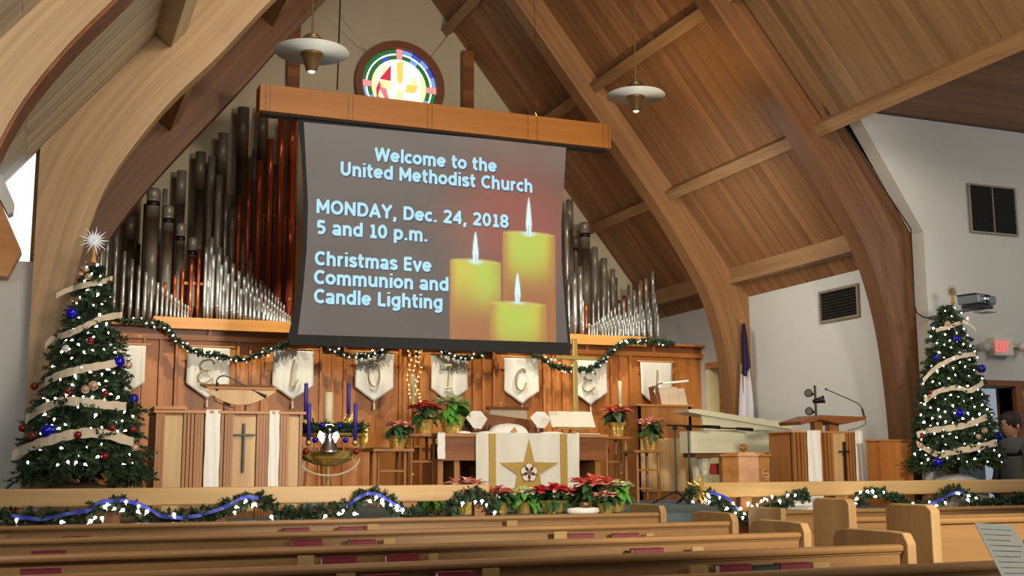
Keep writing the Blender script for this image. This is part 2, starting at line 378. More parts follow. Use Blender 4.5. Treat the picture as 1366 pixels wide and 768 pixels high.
plank_rows(CLT, -1, 9.72, 15.14, [XL, 1.0, 2.2, AX], M['plank'])
plank_rows(CL2, -1, 5.6, 9.72, [-1.9, -.2, 1.0, AX], M['plank_daylit'])
tp = bpy.data.objects['ceiling_transept']
me = plank_mesh('plank', 6.4, M['plank'])
for i in range(34): inst('plank', me, tp, (7.44, 9.33-SP*i, 4.865))

# ---- laminated arches
def catmull(pts, n=5):
    out = []; k = len(pts)
    for i in range(k-1):
        p0 = Vector(pts[max(i-1, 0)]); p1 = Vector(pts[i]); p2 = Vector(pts[i+1]); p3 = Vector(pts[min(i+2, k-1)])
        for j in range(n):
            t = j/n; out.append(.5*((2*p1)+(-p0+p2)*t+(2*p0-5*p1+4*p2-p3)*t*t+(-p0+3*p1-3*p2+p3)*t**3))
    out.append(Vector(pts[-1])); return out
def arch(name, inner, side, Y, th, mt, xw=None, over=.1, kz=3.72):
    xw = (XR if side > 0 else XL) if xw is None else xw
    inn = catmull([Vector((a, b, 0)) for a, b in inner]); prs = []
    kn = Vector((0, kz+over)); sl = Vector((c51, s51))
    hit = False
    for p in inn:
        q = Vector((p.x, p.y)); t = (q-kn).dot(sl)
        if t <= 0: prs.append((q, Vector((0, min(q.y, kz+over)))))
        else:
            if not hit: prs.append((q, kn.copy())); hit = True
            prs.append((q, kn+sl*t))
    vs, uv = [], []; u = 0
    for i, (q, o) in enumerate(prs):
        if i: u += ((q-prs[i-1][0]).length+(o-prs[i-1][1]).length)/2
        W = (o-q).length
        for (pt, v) in ((q, 0), (o, W)):
            for yy in (Y, Y+th):
                vs.append((xw-side*pt.x, yy, pt.y)); uv.append((u, v))
    fs = []; fu = []
    def face(a, ua): fs.append(a); fu.append(ua)
    n = len(prs)
    for i in range(n-1):
        a = 4*i; b = a+4
        face((a, b, b+2, a+2), [uv[a], uv[b], uv[b+2], uv[a+2]])            # front
        face((a+1, a+3, b+3, b+1), [uv[a+1], uv[a+3], uv[b+3], uv[b+1]])    # back
        ui, uj = uv[a][0], uv[b][0]
        face((a, a+1, b+1, b), [(ui, 5.01), (ui, 5.033), (uj, 5.033), (uj, 5.01)])  # soffit: one lamella
        face((a+2, b+2, b+3, a+3), [(ui, 6), (uj, 6), (uj, 6.03), (ui, 6.03)])
    face((0, 2, 3, 1), [(0, 0)]*4); e = 4*(n-1); face((e, e+1, e+3, e+2), [(0, 0)]*4)
    off = Vector((xw, Y, 0)); me = bpy.data.meshes.new(name); me.from_pydata([tuple(Vector(v)-off) for v in vs], [], fs)
    ul = me.uv_layers.new(name='UVMap'); k = 0
    for f_ in fu:
        for c in f_: ul.data[k].uv = c; k += 1
    me.materials.append(mt)
    o = bpy.data.objects.new(name, me); COL.objects.link(o); o.location = off; WORLD[o.name] = off
    bm = bmesh.new(); bm.from_mesh(me); bmesh.ops.recalc_face_normals(bm, faces=bm.faces); bm.to_mesh(me); bm.free()
    return struct(o)
RI = [(.25, ZF), (.27, 1.4), (.31, 2.1), (.40, 2.75), (.58, 3.35), (.86, 3.85), (1.22, 4.38), (1.70, 5.0), (2.46, 5.95), (4.42, 8.42)]
LI = [(.22, ZF), (.22, 2.0), (.30, 2.65), (.42, 3.2), (.58, 3.6), (.95, 4.18), (1.35, 4.66), (1.73, 5.16), (2.4, 5.98), (4.16, 8.2)]
LI1 = [(.25, ZF), (.28, 2.1), (.38, 2.8), (.55, 3.35), (.84, 3.87), (1.10, 4.25), (1.40, 4.65), (2.03, 5.45), (2.64, 6.26), (4.16, 8.15)]
LI0 = [(.08, 0), (.08, 1.4), (.10, 2.2), (.17, 2.7), (.30, 3.08), (.51, 3.44), (.78, 3.80), (1.15, 4.27), (1.9, 5.22), (3.0, 6.7)]
arch('arch_beam', RI, 1, 9.6, .22, M['glu_shaded'], over=.12, kz=3.6)
arch('arch_beam', LI, -1, 9.6, .28, M['glu_daylit'], over=.0, kz=3.72)
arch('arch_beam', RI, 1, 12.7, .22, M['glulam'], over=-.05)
arch('arch_beam', LI1, -1, 12.7, .28, M['glu_shaded'], over=.0)
arch('arch_beam', LI0, -1, 6.5, .16, M['glu_daylit'], xw=-.5, over=1.6, kz=3.3)
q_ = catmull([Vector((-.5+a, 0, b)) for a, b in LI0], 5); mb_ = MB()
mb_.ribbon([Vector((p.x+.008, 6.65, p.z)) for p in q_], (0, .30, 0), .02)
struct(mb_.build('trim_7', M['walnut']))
# black shadow gap beside the right arch (a thin cable runs in it)
# ---- purlins, running in depth, one length per bay
def purlin(x, side, y0, y1, h=.16, wd=.13, mt=None):
    z = zR(x) if side > 0 else zL(x)
    ang = a51 if side > 0 else -a51
    n = Vector((-side*s51, 0, -c51))
    c = Vector((x, (y0+y1)/2, z))+n*(h/2-.01)
    mb = MB(); mb.box((0, 0, 0), (wd, y1-y0, h))
    R = Matrix.Rotation(ang, 3, 'Y'); mb.v = [R @ v+c for v in mb.v]
    return struct(mb.build('purlin', mt or M['purlin']))
for x in (7.42, 6.38, 5.22):
    purlin(x, 1, 12.98, 15.14); purlin(x, 1, 9.88, 12.7); purlin(x, 1, 4.5, 9.6)
for x in (.98, 2.05, 3.15):
    purlin(x, -1, 12.98, 15.14, h=.24); purlin(x, -1, 9.88, 12.7, h=.30, wd=.15)
purlin(.79, -1, 5.0, 9.6, h=.17, wd=.19, mt=M['purlin_pale'])
# eave fascia on the right and left walls
struct(MB().bb((8.2, 12.98, 3.54), (XR, 15.14, 3.76)).build('trim_3', M['purlin']))
struct(MB().bb((8.2, 9.82, 3.55), (XR, 12.7, 3.76)).build('trim_4', M['purlin']))
struct(MB().bb((XL, 9.88, 3.55), (XL+.2, 15.14, 3.84)).build('trim_5', M['purlin']))
struct(MB().bb((XR-.03, 12.93, 2.54), (XR+.02, 13.78, 2.62)).build('trim_6', M['oak_x']))
# timber posts on the back wall
for x0, x1 in ((2.86, 3.02), (5.36, 5.52)):
    struct(MB().bb((x0, 15.0, 2.5), (x1, 15.14, zL(x0)+.02 if x0 < 4 else zR(x1)+.02)).build('post', M['walnut']))
# ---- panelled chancel screen wall
PYL = 13.9
def xp(px, y=500): return PY(px, y, PYL).x
ws = struct(empty('wall_panelling', (4.2, PYL, ZF)))
MB().bb((.55, PYL+.04, ZF), (XR, PYL+.12, 2.80)).build('backing', M['panel'], ws)
MB().bb((.55, PYL-.03, 2.70), (XR, PYL+.16, 2.76)).build('rail', M['panel_x'], ws)
MB().bb((.55, PYL-.10, 2.845), (1.18, PYL+.3, 2.875)).build('rail', M['panel_x'], ws)
MB().bb((7.5, PYL-.10, 2.845), (XR, PYL+.3, 2.875)).build('rail', M['panel_x'], ws)
MB().bb((1.16, PYL-.14, 2.82), (2.98, PYL+1.1, 2.95)).build('ledge', M['ledge'], ws)
MB().bb((6.38, PYL-.14, 2.82), (7.54, PYL+1.1, 2.95)).build('ledge', M['ledge'], ws)
MB().bb((2.98, PYL+.05, 2.78), (6.38, PYL+1.1, 2.86)).build('ledge', M['ledge'], ws)
MB().bb((.55, PYL+.02, 2.76), (XR, PYL+.06, 2.84)).build('frieze', M['walnut'], ws)
for px_ in (278, 470, 560, 700, 783, 872):
    MB().bb((xp(px_)-.02, PYL-.02, 2.76), (xp(px_)+.02, PYL+.04, 2.84)).build('strut', M['panel_x'], ws)
BX = [.95, 1.80, 2.665, 3.555, 4.42, 5.33, 6.18, 7.06, 7.95]      # banner centres (first is a panel without one)
BX = [xp(148), xp(276), xp(389), xp(496.8), xp(596.5), xp(692), xp(783), xp(871)]
for i, cx in enumerate(BX):
    hw = .33
    MB().bb((cx-hw, PYL-.0, 1.50), (cx+hw, PYL+.035, 2.69)).build('panel', M['panel'], ws)
    MB().bb((cx-hw, PYL-.0, ZF+.12), (cx+hw, PYL+.03, 1.47)).build('panel', M['panel'], ws)
    MB().bb((cx-hw-.035, PYL-.025, ZF), (cx-hw-.005, PYL+.04, 2.70)).build('stile', M['panel'], ws)
    MB().bb((cx+hw+.005, PYL-.025, ZF), (cx+hw+.035, PYL+.04, 2.70)).build('stile', M['panel'], ws)
    if i+1 < len(BX):
        mx = (cx+BX[i+1])/2
        MB().bb((mx-.012, PYL+.0, ZF+.1), (mx+.012, PYL+.04, 2.70)).build('batten', M['panel_x'], ws)
MB().bb((.55, PYL-.02, 1.465), (XR, PYL+.03, 1.50)).build('rail', M['panel_x'], ws)
MB().bb((.55, PYL-.02, ZF), (XR, PYL+.04, ZF+.12)).build('skirting', M['panel_x'], ws)
# short baseboard at the chancel side wall
struct(MB().bb((XR-.02, 9.9, ZF), (XR, 12.7, ZF+.12)).build('baseboard_right', M['oak_x']))
# ---- doorway surround to the corridor, vestry door reveal and curtain
ds = struct(empty('door_1', (9.06, 9.4, 0)))
for nm, a, b in (('lintel', (8.56, 9.34, 2.03), (9.78, 9.4, 2.09)), ('jamb', (9.5, 9.34, 0), (9.60, 9.62, 2.03)), ('jamb', (8.56, 9.34, 0), (8.64, 9.4, 2.0))):
    MB().bb(a, b).build(nm, M['walnut'], ds)
dv = struct(empty('door_2', (XR, 13.35, ZF)))
MB().bb((XR-.02, 13.70, ZF), (XR+.13, 13.77, 2.56)).build('jamb', M['lit'], dv)
MB().bb((XR+.13, 13.68, ZF), (XR+.2, 13.76, 2.5)).build('jamb', M['oak_x'], dv)
cu = MB(); pts = [Vector((XR+.22+i*.03, 13.98+.03*sin(i*1.9), 1.7)) for i in range(24)]
cu.ribbon(pts, (0, 0, 1.5), .01)
tag(cu.build('curtain', M['curtain'], smooth=True), 'yellow curtain hanging behind the doorway beside the panelled wall', 'curtain')
# ================================================================ hanging screen
SY = 11.5
def S2(px, py): return PY(px, py, SY)
hs = empty('screen_housing', (3.88, SY, 4.78), 'long honey-coloured wooden housing box hung above the projection screen', 'screen housing')
a = S2(345, 115); b = S2(810, 170)
MB().bb((a.x, SY-.09, 4.785), (b.x, SY+.13, 5.065)).build('box', M['beam'], hs, bevel=.004)
for px_ in (352, 358, 462, 468, 567, 573, 700, 712, 799, 806):
    x = S2(px_, 150).x; MB().bb((x-.004, SY-.094, 4.79), (x+.004, SY-.088, 5.06)).build('seam', M['walnut'], hs)
MB().bb((a.x+.03, SY-.05, 4.765), (b.x-.03, SY+.09, 4.785)).build('slot', M['blackcloth'], hs)
for px_, py_ in ((450, 112), (714, 150)):
    p = S2(px_, py_); MB().tube([(p.x-.03, SY, 5.06), (p.x, SY, 5.13), (p.x+.03, SY, 5.06)], .006).build('eyelet', M['brass'], hs)
def cable(name, pts, label, r=.006, mt='wire', cat='cable', group=None):
    return tag(MB().tube(pts, r, 5).build(name, M[mt]), label, cat, group)
p = S2(450, 112); cable('cable', [(p.x, SY, 5.12), (p.x+.03, SY, zL(p.x+.03)-.05)], 'dark hanging cable holding the left half of the screen housing', .009)
p = S2(714, 150); cable('cable', [(p.x, SY, 5.12), (p.x, SY, zR(p.x)-.0)], 'thin grey wire holding the right half of the screen housing', .004, 'silver')
a = PY(478, 0, 14.4); b = PY(490, 72, 15.1); cable('wire', [PY(450, 15, 14.4), PY(490, 72, 15.1)], 'fine wire running to the upper left rim of the round window', .004, 'silver', 'wire')
cable('wire', [PY(597, 48, 15.1), PY(573, 78, 15.12)], 'fine wire running to the upper right rim of the round window', .004, 'silver', 'wire')

sc_ = empty('projection_screen', (3.9, SY, 2.5), 'large projection screen showing the welcome text and three lit candles', 'projection screen')
def zz(px, py): q = S2(px, py); return (q.x, q.z)
bord = [(397, 157), (402, 200), (405, 260), (404, 320), (399, 380), (391, 420), (383, 455), (400, 456.5), (580, 461), (762, 467), (758, 420), (753, 370), (750.5, 310), (751, 250), (757, 196)]
mb = MB(); mb.prism([Vector((x, 0, z)) for x, z in [zz(*q) for q in bord]], (0, SY, 0), (0, SY+.008, 0)); mb.build('border', M['blackcloth'], sc_)
TL, TR, BR, BL = zz(405, 163), zz(755, 195), zz(757, 457), zz(397, 446)
def edgeL(t): # t 0 top..1 bottom
    pts = [zz(405, 163), zz(408.5, 200), zz(411, 260), zz(409, 330), zz(404, 390), zz(397, 446)]
    k = t*5; i = min(int(k), 4); f_ = k-i; return (pts[i][0]*(1-f_)+pts[i+1][0]*f_)
def edgeR(t):
    pts = [zz(755, 195), zz(752, 240), zz(748.5, 300), zz(749, 360), zz(753, 410), zz(757, 457)]
    k = t*5; i = min(int(k), 4); f_ = k-i; return (pts[i][0]*(1-f_)+pts[i+1][0]*f_)
NX, NZ = 230, 200
zt, zb = TL[1], BL[1]
vs = []; cols = []
cand = []
for (xl, xr, yt, fx, ft, fb) in ((600, 668, 345, 634, 309, 349), (670, 740, 308, 705, 264, 312), (653, 729, 402, 690, 364, 402)):
    A = zz(xl, yt); B = zz(xr, yt+3); F0 = zz(fx, ft); F1 = zz(fx, fb); cand.append((A[0], B[0], A[1]-.02, F0[0], F0[1], F1[1]))
def mixc(a, b, t): t = max(0, min(1, t)); return [a[i]+(b[i]-a[i])*t for i in range(3)]
def sst(a, b, x): t = max(0, min(1, (x-a)/(b-a))); return t*t*(3-2*t)
def slide(x, z):
    u = (x-TL[0])/(TR[0]-TL[0]); v = (z-zb)/(zt-zb)
    c = mixc((98, 90, 84), (82, 74, 68), (1-v)*1.1)
    c = mixc(c, (120, 110, 100), sst(.75, 1, v)*.3)
    r = math.hypot((u-.8)*1.15, (v-.6)*1.0); c = mixc(c, (142, 70, 54), sst(.5, .08, r)*.95)
    c = mixc(c, (124, 96, 84), sst(.8, 1, v)*.7*sst(.4, .9, u))
    n = noise.noise(Vector((x*2, z*2, 3))); c = [k+n*6 for k in c]
    for i in (1, 0, 2):
        xl, xr, yt, fx, ft, fb = cand[i]; cx = (xl+xr)/2; hw = (xr-xl)/2; du = (x-cx)/hw
        top = yt+.035*sqrt(max(0, 1-du*du))
        e = sst(1.03, .97, abs(du))*sst(top+.012, top-.012, z)
        if e > 0:
            h = (yt-z)
            body = mixc((198, 188, 62), (158, 98, 50), sst(.1, .75, h))
            side = sst(.55, 1.0, abs(du+.1 if i == 0 else du)); body = mixc(body, (170, 104, 46), side*.75)
            g = sst(.45, .05, abs(h-.16))*sst(1, .2, abs(du-(.5 if i == 0 else -.1))); body = mixc(body, (172, 200, 70), g*.7)
            if z > yt-.03*(1-abs(du)): body = mixc(body, (196, 184, 84), .8)
            dm = math.hypot(du*1.4, (z-fb)*12); body = mixc(body, (190, 232, 220), sst(.6, .1, dm))
            c = mixc(c, body, e)
    for i in range(3):
        xl, xr, yt, fx, ft, fb = cand[i]; t = (z-fb)/(ft-fb)
        if -.05 < t < 1.02:
            wdt = .042*(max(0, 1-t)**.6)*min(1, .55+t*1.6)
            e = sst(wdt+.008, wdt-.006, abs(x-fx)); c = mixc(c, (214, 246, 250), e)
            if t < .25: c = mixc(c, (130, 170, 180), sst(.008, .003, abs(x-fx))*.7)
    return [max(0, min(255, k)) for k in c]
for j in range(NZ+1):
    t = 1-j/NZ; z = None
    for i in range(NX+1):
        s = i/NX; xl = edgeL(t); xr = edgeR(t); zz0 = (BL[1]*(1-s)+BR[1]*s); zz1 = (TL[1]*(1-s)+TR[1]*s)
        x = xl+(xr-xl)*s; z = zz0+(zz1-zz0)*(1-t); vs.append((x-3.9, -.006, z-2.5)); cols.append(lin(slide(x, z)))
fs = [(j*(NX+1)+i, j*(NX+1)+i+1, (j+1)*(NX+1)+i+1, (j+1)*(NX+1)+i) for j in range(NZ) for i in range(NX)]
me = bpy.data.meshes.new('picture'); me.from_pydata(vs, [], fs)
ca = me.color_attributes.new('slide', 'FLOAT_COLOR', 'POINT'); ca.data.foreach_set('color', [k for c in cols for k in c])
me.materials.append(emitcol('slide_light', (90, 80, 76), 1.0, 'slide'))
o = bpy.data.objects.new('picture', me); COL.objects.link(o); o.parent = sc_; WORLD[o.name] = WORLD[sc_.name]
MB().bb((zz(383, 455)[0]+.02, SY-.02, 2.43), (zz(762, 467)[0]-.02, SY+.03, 2.50)).build('weight_bar', M['blackcloth'], sc_)
TXT = emitcol('slide_text', (176, 226, 242), 1.0); TXS = emitcol('slide_text_shade', (40, 52, 96), .8)
def arc(cx, cy, rx, ry, a0, a1, n=10): return [(cx+rx*cos(radians(a0+(a1-a0)*i/n)), cy+ry*sin(radians(a0+(a1-a0)*i/n))) for i in range(n+1)]
X_ = .76; h_ = .1       # x-height, half stroke; every glyph: (advance width, strokes as centre lines, dots)
G = {
 'W': (1.22, [[(.1, .98), (.33, .06), (.61, .94), (.89, .06), (1.12, .98)]]),
 'e': (.74, [arc(.36, .38, .27, .28, 0, 318), [(.63, .38), (.12, .38)]]),
 'l': (.30, [[(.15, 1.04), (.15, 0)]]), 'c': (.60, [arc(.36, .38, .27, .28, 55, 305)]), 'o': (.74, [arc(.36, .38, .27, .28, 0, 360, 16)]),
 'm': (1.12, [[(.15, .76), (.15, 0)], [(.15, .5)]+arc(.355, .48, .205, .19, 165, 0, 7)+[(.56, 0)], [(.56, .5)]+arc(.765, .48, .205, .19, 165, 0, 7)+[(.97, 0)]]),
 'n': (.76, [[(.15, .76), (.15, 0)], [(.15, .48)]+arc(.375, .46, .225, .21, 165, 0, 7)+[(.6, 0)]]),
 'h': (.76, [[(.15, 1.04), (.15, 0)], [(.15, .48)]+arc(.375, .46, .225, .21, 165, 0, 7)+[(.6, 0)]]),
 'u': (.76, [[(.61, .76), (.61, 0)], [(.15, .76), (.15, .3)]+arc(.375, .30, .225, .21, 180, 345, 7)]),
 'r': (.52, [[(.15, .76), (.15, 0)], [(.15, .45)]+arc(.40, .42, .25, .24, 160, 85, 5)]),
 't': (.50, [[(.2, .95), (.2, .25)]+arc(.36, .24, .16, .15, 180, 290, 5), [(.02, .67), (.46, .67)]]),
 'i': (.30, [[(.15, .76), (.15, 0)], [(.15, .92), (.15, 1.04)]]),
 's': (.62, [[(.52, .60)]+arc(.31, .54, .2, .13, 60, 250, 8)+arc(.33, .21, .2, .13, 80, -130, 8)+[(.08, .12)]]),
 'a': (.70, [[(.1, .62)]+arc(.33, .5, .22, .17, 120, 0, 6)+[(.55, 0)], arc(.32, .2, .21, .13, 0, 360, 12)]),
 'd': (.76, [[(.61, 1.04), (.61, 0)], arc(.37, .38, .26, .29, 0, 360, 16)]), 'p': (.76, [[(.15, .76), (.15, -.26)], arc(.39, .38, .26, .29, 0, 360, 16)]),
 'g': (.76, [[(.61, .76), (.61, .0)]+arc(.36, -.02, .25, .16, 0, -140, 7), arc(.37, .38, .26, .29, 0, 360, 16)]),
 'v': (.70, [[(.07, .76), (.35, .04), (.63, .76)]]),
 'U': (.88, [[(.16, 1), (.16, .38)]+arc(.44, .38, .28, .29, 180, 360, 9)+[(.72, 1)]]), 'C': (.82, [arc(.48, .5, .36, .41, 52, 308, 14)]),
 'M': (1.02, [[(.15, 0), (.15, .94), (.51, .3), (.87, .94), (.87, 0)]]), 'O': (.96, [arc(.48, .5, .36, .41, 0, 360, 20)]),
 'N': (.90, [[(.15, 0), (.15, .92), (.75, .08), (.75, 1)]]), 'D': (.90, [[(.16, .0), (.16, 1)], [(.16, .91), (.38, .91)]+arc(.42, .5, .35, .41, 80, -80, 10)+[(.38, .09), (.16, .09)]]),
 'A': (.88, [[(.08, 0), (.44, .94), (.80, 0)], [(.22, .3), (.66, .3)]]), 'Y': (.82, [[(.06, 1), (.41, .5), (.76, 1)], [(.41, .5), (.41, 0)]]),
 'E': (.72, [[(.16, 0), (.16, 1)], [(.16, .91), (.66, .91)], [(.16, .52), (.62, .52)], [(.16, .09), (.66, .09)]]), 'L': (.68, [[(.16, 1), (.16, .09), (.64, .09)]]),
 ',': (.34, [[(.2, .14), (.12, -.2)]]), '.': (.34, [[(.17, .0), (.17, .16)]]), ' ': (.36, []),
 '2': (.74, [[(.12, .8)]+arc(.36, .68, .24, .23, 125, -35, 8)+[(.14, .1), (.66, .09)]]), '4': (.76, [[(.54, 0), (.54, .93), (.1, .3), (.7, .3)]]),
 '0': (.76, [arc(.38, .5, .25, .41, 0, 360, 18)]), '1': (.60, [[(.12, .82), (.33, .88), (.33, .09)], [(.1, .08), (.58, .08)]]),
 '8': (.76, [arc(.38, .71, .22, .2, 0, 360, 14), arc(.38, .28, .25, .2, 0, 360, 14)]), '5': (.74, [[(.6, .91), (.2, .91), (.18, .55)]+arc(.34, .33, .26, .24, 110, -125, 9)]),
}
def text_obj(name, body, mt, parent, a, b, h, y, dx=0, bold=1.0, Gx=None):
    tot = sum(G[c][0]+.04 for c in body); sx = (b[0]-a[0])/tot; x = 0; mb = MB()
    sl_ = (b[1]-a[1])/(b[0]-a[0]); k_ = 0
    for c in body:
        adv, st = G[c]
        for pl in st:
            for i in range(len(pl)-1):
                p = Vector(pl[i]); q = Vector(pl[i+1]); d = (q-p)
                if d.length < 1e-4: continue
                d.normalize(); n_ = Vector((-d.y, d.x)); hw = h_*bold
                e = d*(hw*.25 if 0 < i < len(pl)-2 or len(pl) > 5 else 0)
                k_ += 1; yy = y-.00002*(k_ % 7)
                mb.add([(a[0]+(x+v.x)*sx, yy, a[1]+v.y*h+sl_*(x+v.x)*sx) for v in (p-n_*hw-e, p+n_*hw-e, q+n_*hw+e, q-n_*hw+e)], [(0, 1, 2, 3)])
                if i:
                    mb.add([(a[0]+(x+p.x+hw*.97*cos(t_*pi/4))*sx, yy, a[1]+(p.y+hw*.97*sin(t_*pi/4))*h+sl_*(x+p.x)*sx) for t_ in range(8)], [tuple(range(8))])
        x += adv+.04
    o = mb.build(name, mt, parent); o['kind'] = 'stuff'; return o
for body, xa, ya, xb, yb in (('Welcome to the', 499, 215, 663, 229.5), ('United Methodist Church', 453, 234, 711, 257), ('MONDAY, Dec. 24, 2018', 421, 287, 679, 301.5), ('5 and 10 p.m.', 421, 313.5, 571, 321),
                             ('Christmas Eve', 419, 355, 576, 361.5), ('Communion and', 418, 380, 599, 387), ('Candle Lighting', 418, 405, 591, 411.5)):
    A = S2(xa, ya); B = S2(xb, yb); zl = (A.z+B.z)/2
    text_obj('lettering', body, TXS, sc_, (A.x+.007, zl-.008), (B.x+.007, zl-.008), .143, SY-.010, bold=1.35)
    text_obj('lettering', body, TXT, sc_, (A.x, zl), (B.x, zl), .143, SY-.014, bold=1.1)

# ================================================================ round stained glass window
WC = Vector((4.44, 15.1, 6.50))
wd = struct(empty('window_1', WC))
RO, RG = .645, .545
ring = MB(); vs = []; n = 56
for y in (15.02, 15.14):
    for r in (RG, RO):
        for i in range(n): a = 2*pi*i/n; vs.append((WC.x+r*cos(a), y, WC.z+r*sin(a)))
fs = []
for i in range(n):
    j = (i+1) % n; fs += [(i, j, n+j, n+i), (2*n+i, 3*n+i, 3*n+j, 2*n+j), (i, 2*n+i, 2*n+j, j), (n+i, n+j, 3*n+j, 3*n+i)]
ring.add(vs, fs); ring.build('window_frame', M['frame'], wd)
MB().prism([Vector((RG*1.01*cos(2*pi*i/40), 0, RG*1.01*sin(2*pi*i/40)))+Vector((WC.x, 0, WC.z)) for i in range(40)], (0, 15.115, 0), (0, 15.13, 0)).build('leading', M['darkbrass'], wd)
GL = dict(b=emitcol('glass_blue', (52, 78, 190), 1.1), lb=emitcol('glass_light_blue', (120, 160, 230), 1.1), g=emitcol('glass_green', (10, 104, 52), 1.1), w=emitcol('glass_white', (255, 252, 226), 1.25),
          y=emitcol('glass_yellow', (246, 214, 92), 1.1), c=emitcol('glass_cream', (250, 240, 168), 1.2), p=emitcol('glass_pink', (246, 150, 146), 1.1), r=emitcol('glass_red', (214, 34, 70), 1.1), dp=emitcol('glass_pale_red', (238, 120, 130), 1.1))
WS = 1.145
def sector(r0, r1, a0, a1, k, y=15.10, seg=4):
    r0 *= WS; r1 *= WS
    if a1-a0 > .03: a0 += .006; a1 -= .006
    pts = [Vector((WC.x+r1*cos(a0+(a1-a0)*i/seg), 0, WC.z+r1*sin(a0+(a1-a0)*i/seg))) for i in range(seg+1)]
    pts += [Vector((WC.x+r0*cos(a1+(a0-a1)*i/seg), 0, WC.z+r0*sin(a1+(a0-a1)*i/seg))) for i in range(seg+1)]
    MB().prism(pts, (0, y, 0), (0, y+.012, 0)).build('pane', GL[k], wd)
for q in range(4):
    base = q*pi/2
    for i in range(5):
        a0 = base+.10+(pi/2-.2)*i/5; a1 = base+.10+(pi/2-.2)*(i+1)/5
        sector(.425, .472, a0, a1, 'gb'[(i+q) % 2] if i % 2 else 'g' if (i+q) % 2 else 'lb'); sector(.402, .421, a0, a1, 'w')
        sector(.352, .398, a0, a1, ('lb', 'g', 'b')[(i+q) % 3] if i % 2 else 'g')
    sector(.345, .474, base-.095, base+.095, 'p', 15.095)
def clip_circle(poly, r):
    out = poly
    for i in range(28):
        a = 2*pi*i/28; nx, ny = cos(a), sin(a); new = []
        for k in range(len(out)):
            p, q = out[k], out[(k+1) % len(out)]; dp = p[0]*nx+p[1]*ny-r; dq = q[0]*nx+q[1]*ny-r
            if dp <= 0: new.append(p)
            if (dp < 0) != (dq < 0): t = dp/(dp-dq); new.append((p[0]+(q[0]-p[0])*t, p[1]+(q[1]-p[1])*t))
        out = new
        if len(out) < 3: return []
    return out
for i in range(11):
    x0 = -.35+i*.0636; x1 = x0+.0606; z = -.36+random.random()*.1
    while z < .36:
        z1 = z+random.choice((.12, .17, .22)); pl = clip_circle([(x0, z), (x1, z), (x1, z1-.004), (x0, z1-.004)], .346); z = z1
        if len(pl) > 2:
            k = 'w' if abs(x0+.03) < .26 and random.random() < .85 else 'c'  # whiter towards the centre: daylight glare put into the pane colour
            MB().prism([Vector((WC.x+p[0]*WS, 0, WC.z+p[1]*WS)) for p in pl], (0, 15.10, 0), (0, 15.11, 0)).build('pane', GL[k], wd)
def gp(k, pts): MB().prism([Vector((WC.x+x*WS, 0, WC.z+z*WS)) for x, z in pts], (0, 15.09, 0), (0, 15.098, 0)).build('pane', GL[k], wd)
gp('y', [(-.03, .30), (.045, .33), (.045, .08), (.01, .03), (-.03, .08)])
gp('y', [(.10, .04), (.24, .04), (.20, -.06), (.08, -.06)]); gp('c', [(-.26, .05), (-.10, .05), (-.12, -.05), (-.24, -.04)])
gp('c', [(-.03, -.05), (.045, -.05), (.045, -.33), (-.03, -.33)])
gp('r', [(-.25, .07), (-.19, .15), (-.11, .26), (-.11, .06)])
gp('r', [(-.25, .05), (-.29, -.05), (-.28, -.20), (-.25, -.07), (-.22, -.02)])
gp('dp', [(-.26, -.02), (-.17, -.03), (-.14, -.14), (-.11, -.26), (-.19, -.16)])
gp('dp', [(-.29, -.10), (-.22, -.20), (-.13, -.27), (-.20, -.33), (-.27, -.24)])

# ================================================================ pendant lamps
def pendant(c, R, label, zc):
    t = empty('pendant_lamp', c, label, 'ceiling lamp', 'disc pendant lamps'); x, y, z = c
    MB().lathe(c, [(R, .0), (R*.97, .012), (R*.62, .038), (R*.3, .066), (R*.28, .060), (R*.6, .032), (R*.95, .006), (R*.985, -.004)], 40).build('shade', M['white_metal'], t, True)
    MB().lathe(c, [(.0, .155), (.055, .15), (.06, .135), (.05, .128), (.085, .12), (.088, .105), (.06, .098), (.055, .08)][::-1], 20).build('cap', M['darkbrass'], t, True)
    h = MB().lathe(c, [(.036, -.165), (.048, -.155), (.078, -.035), (.094, -.025), (.096, -.01), (.08, -.01), (.088, .01), (.09, .03), (.07, .045), (.05, .08)], 20).build('cone_housing', M['darkbrass'], t, True)
    MB().lathe(c, [(.0, -.182), (.024, -.178), (.034, -.165), (.03, -.162)], 14).build('bulb', M['lampglow'], h, True)
    MB().tube([(x, y, z+.15), (x, y, zc)], .008, 6).build('rod', M['darkbrass'], t)
p = PY(416, 70, 9.2); pendant((p.x, 9.2, p.z), .31, 'white disc pendant lamp hanging left of the round window', zL(p.x)+.02)
p = PY(848, 128, 10.4); pendant((p.x, 10.4, p.z), .31, 'white disc pendant lamp hanging right of the screen housing', zR(p.x)+.02)
p = PY(1068, -14, 9.0); pendant((p.x, 9.0, p.z), .31, 'pendant lamp cut by the top edge of the photo, only cone and rim showing', zR(p.x)+.02)
# two small clips high on the ceiling, and a thin cord
p = PY(715, 15, 12.0)

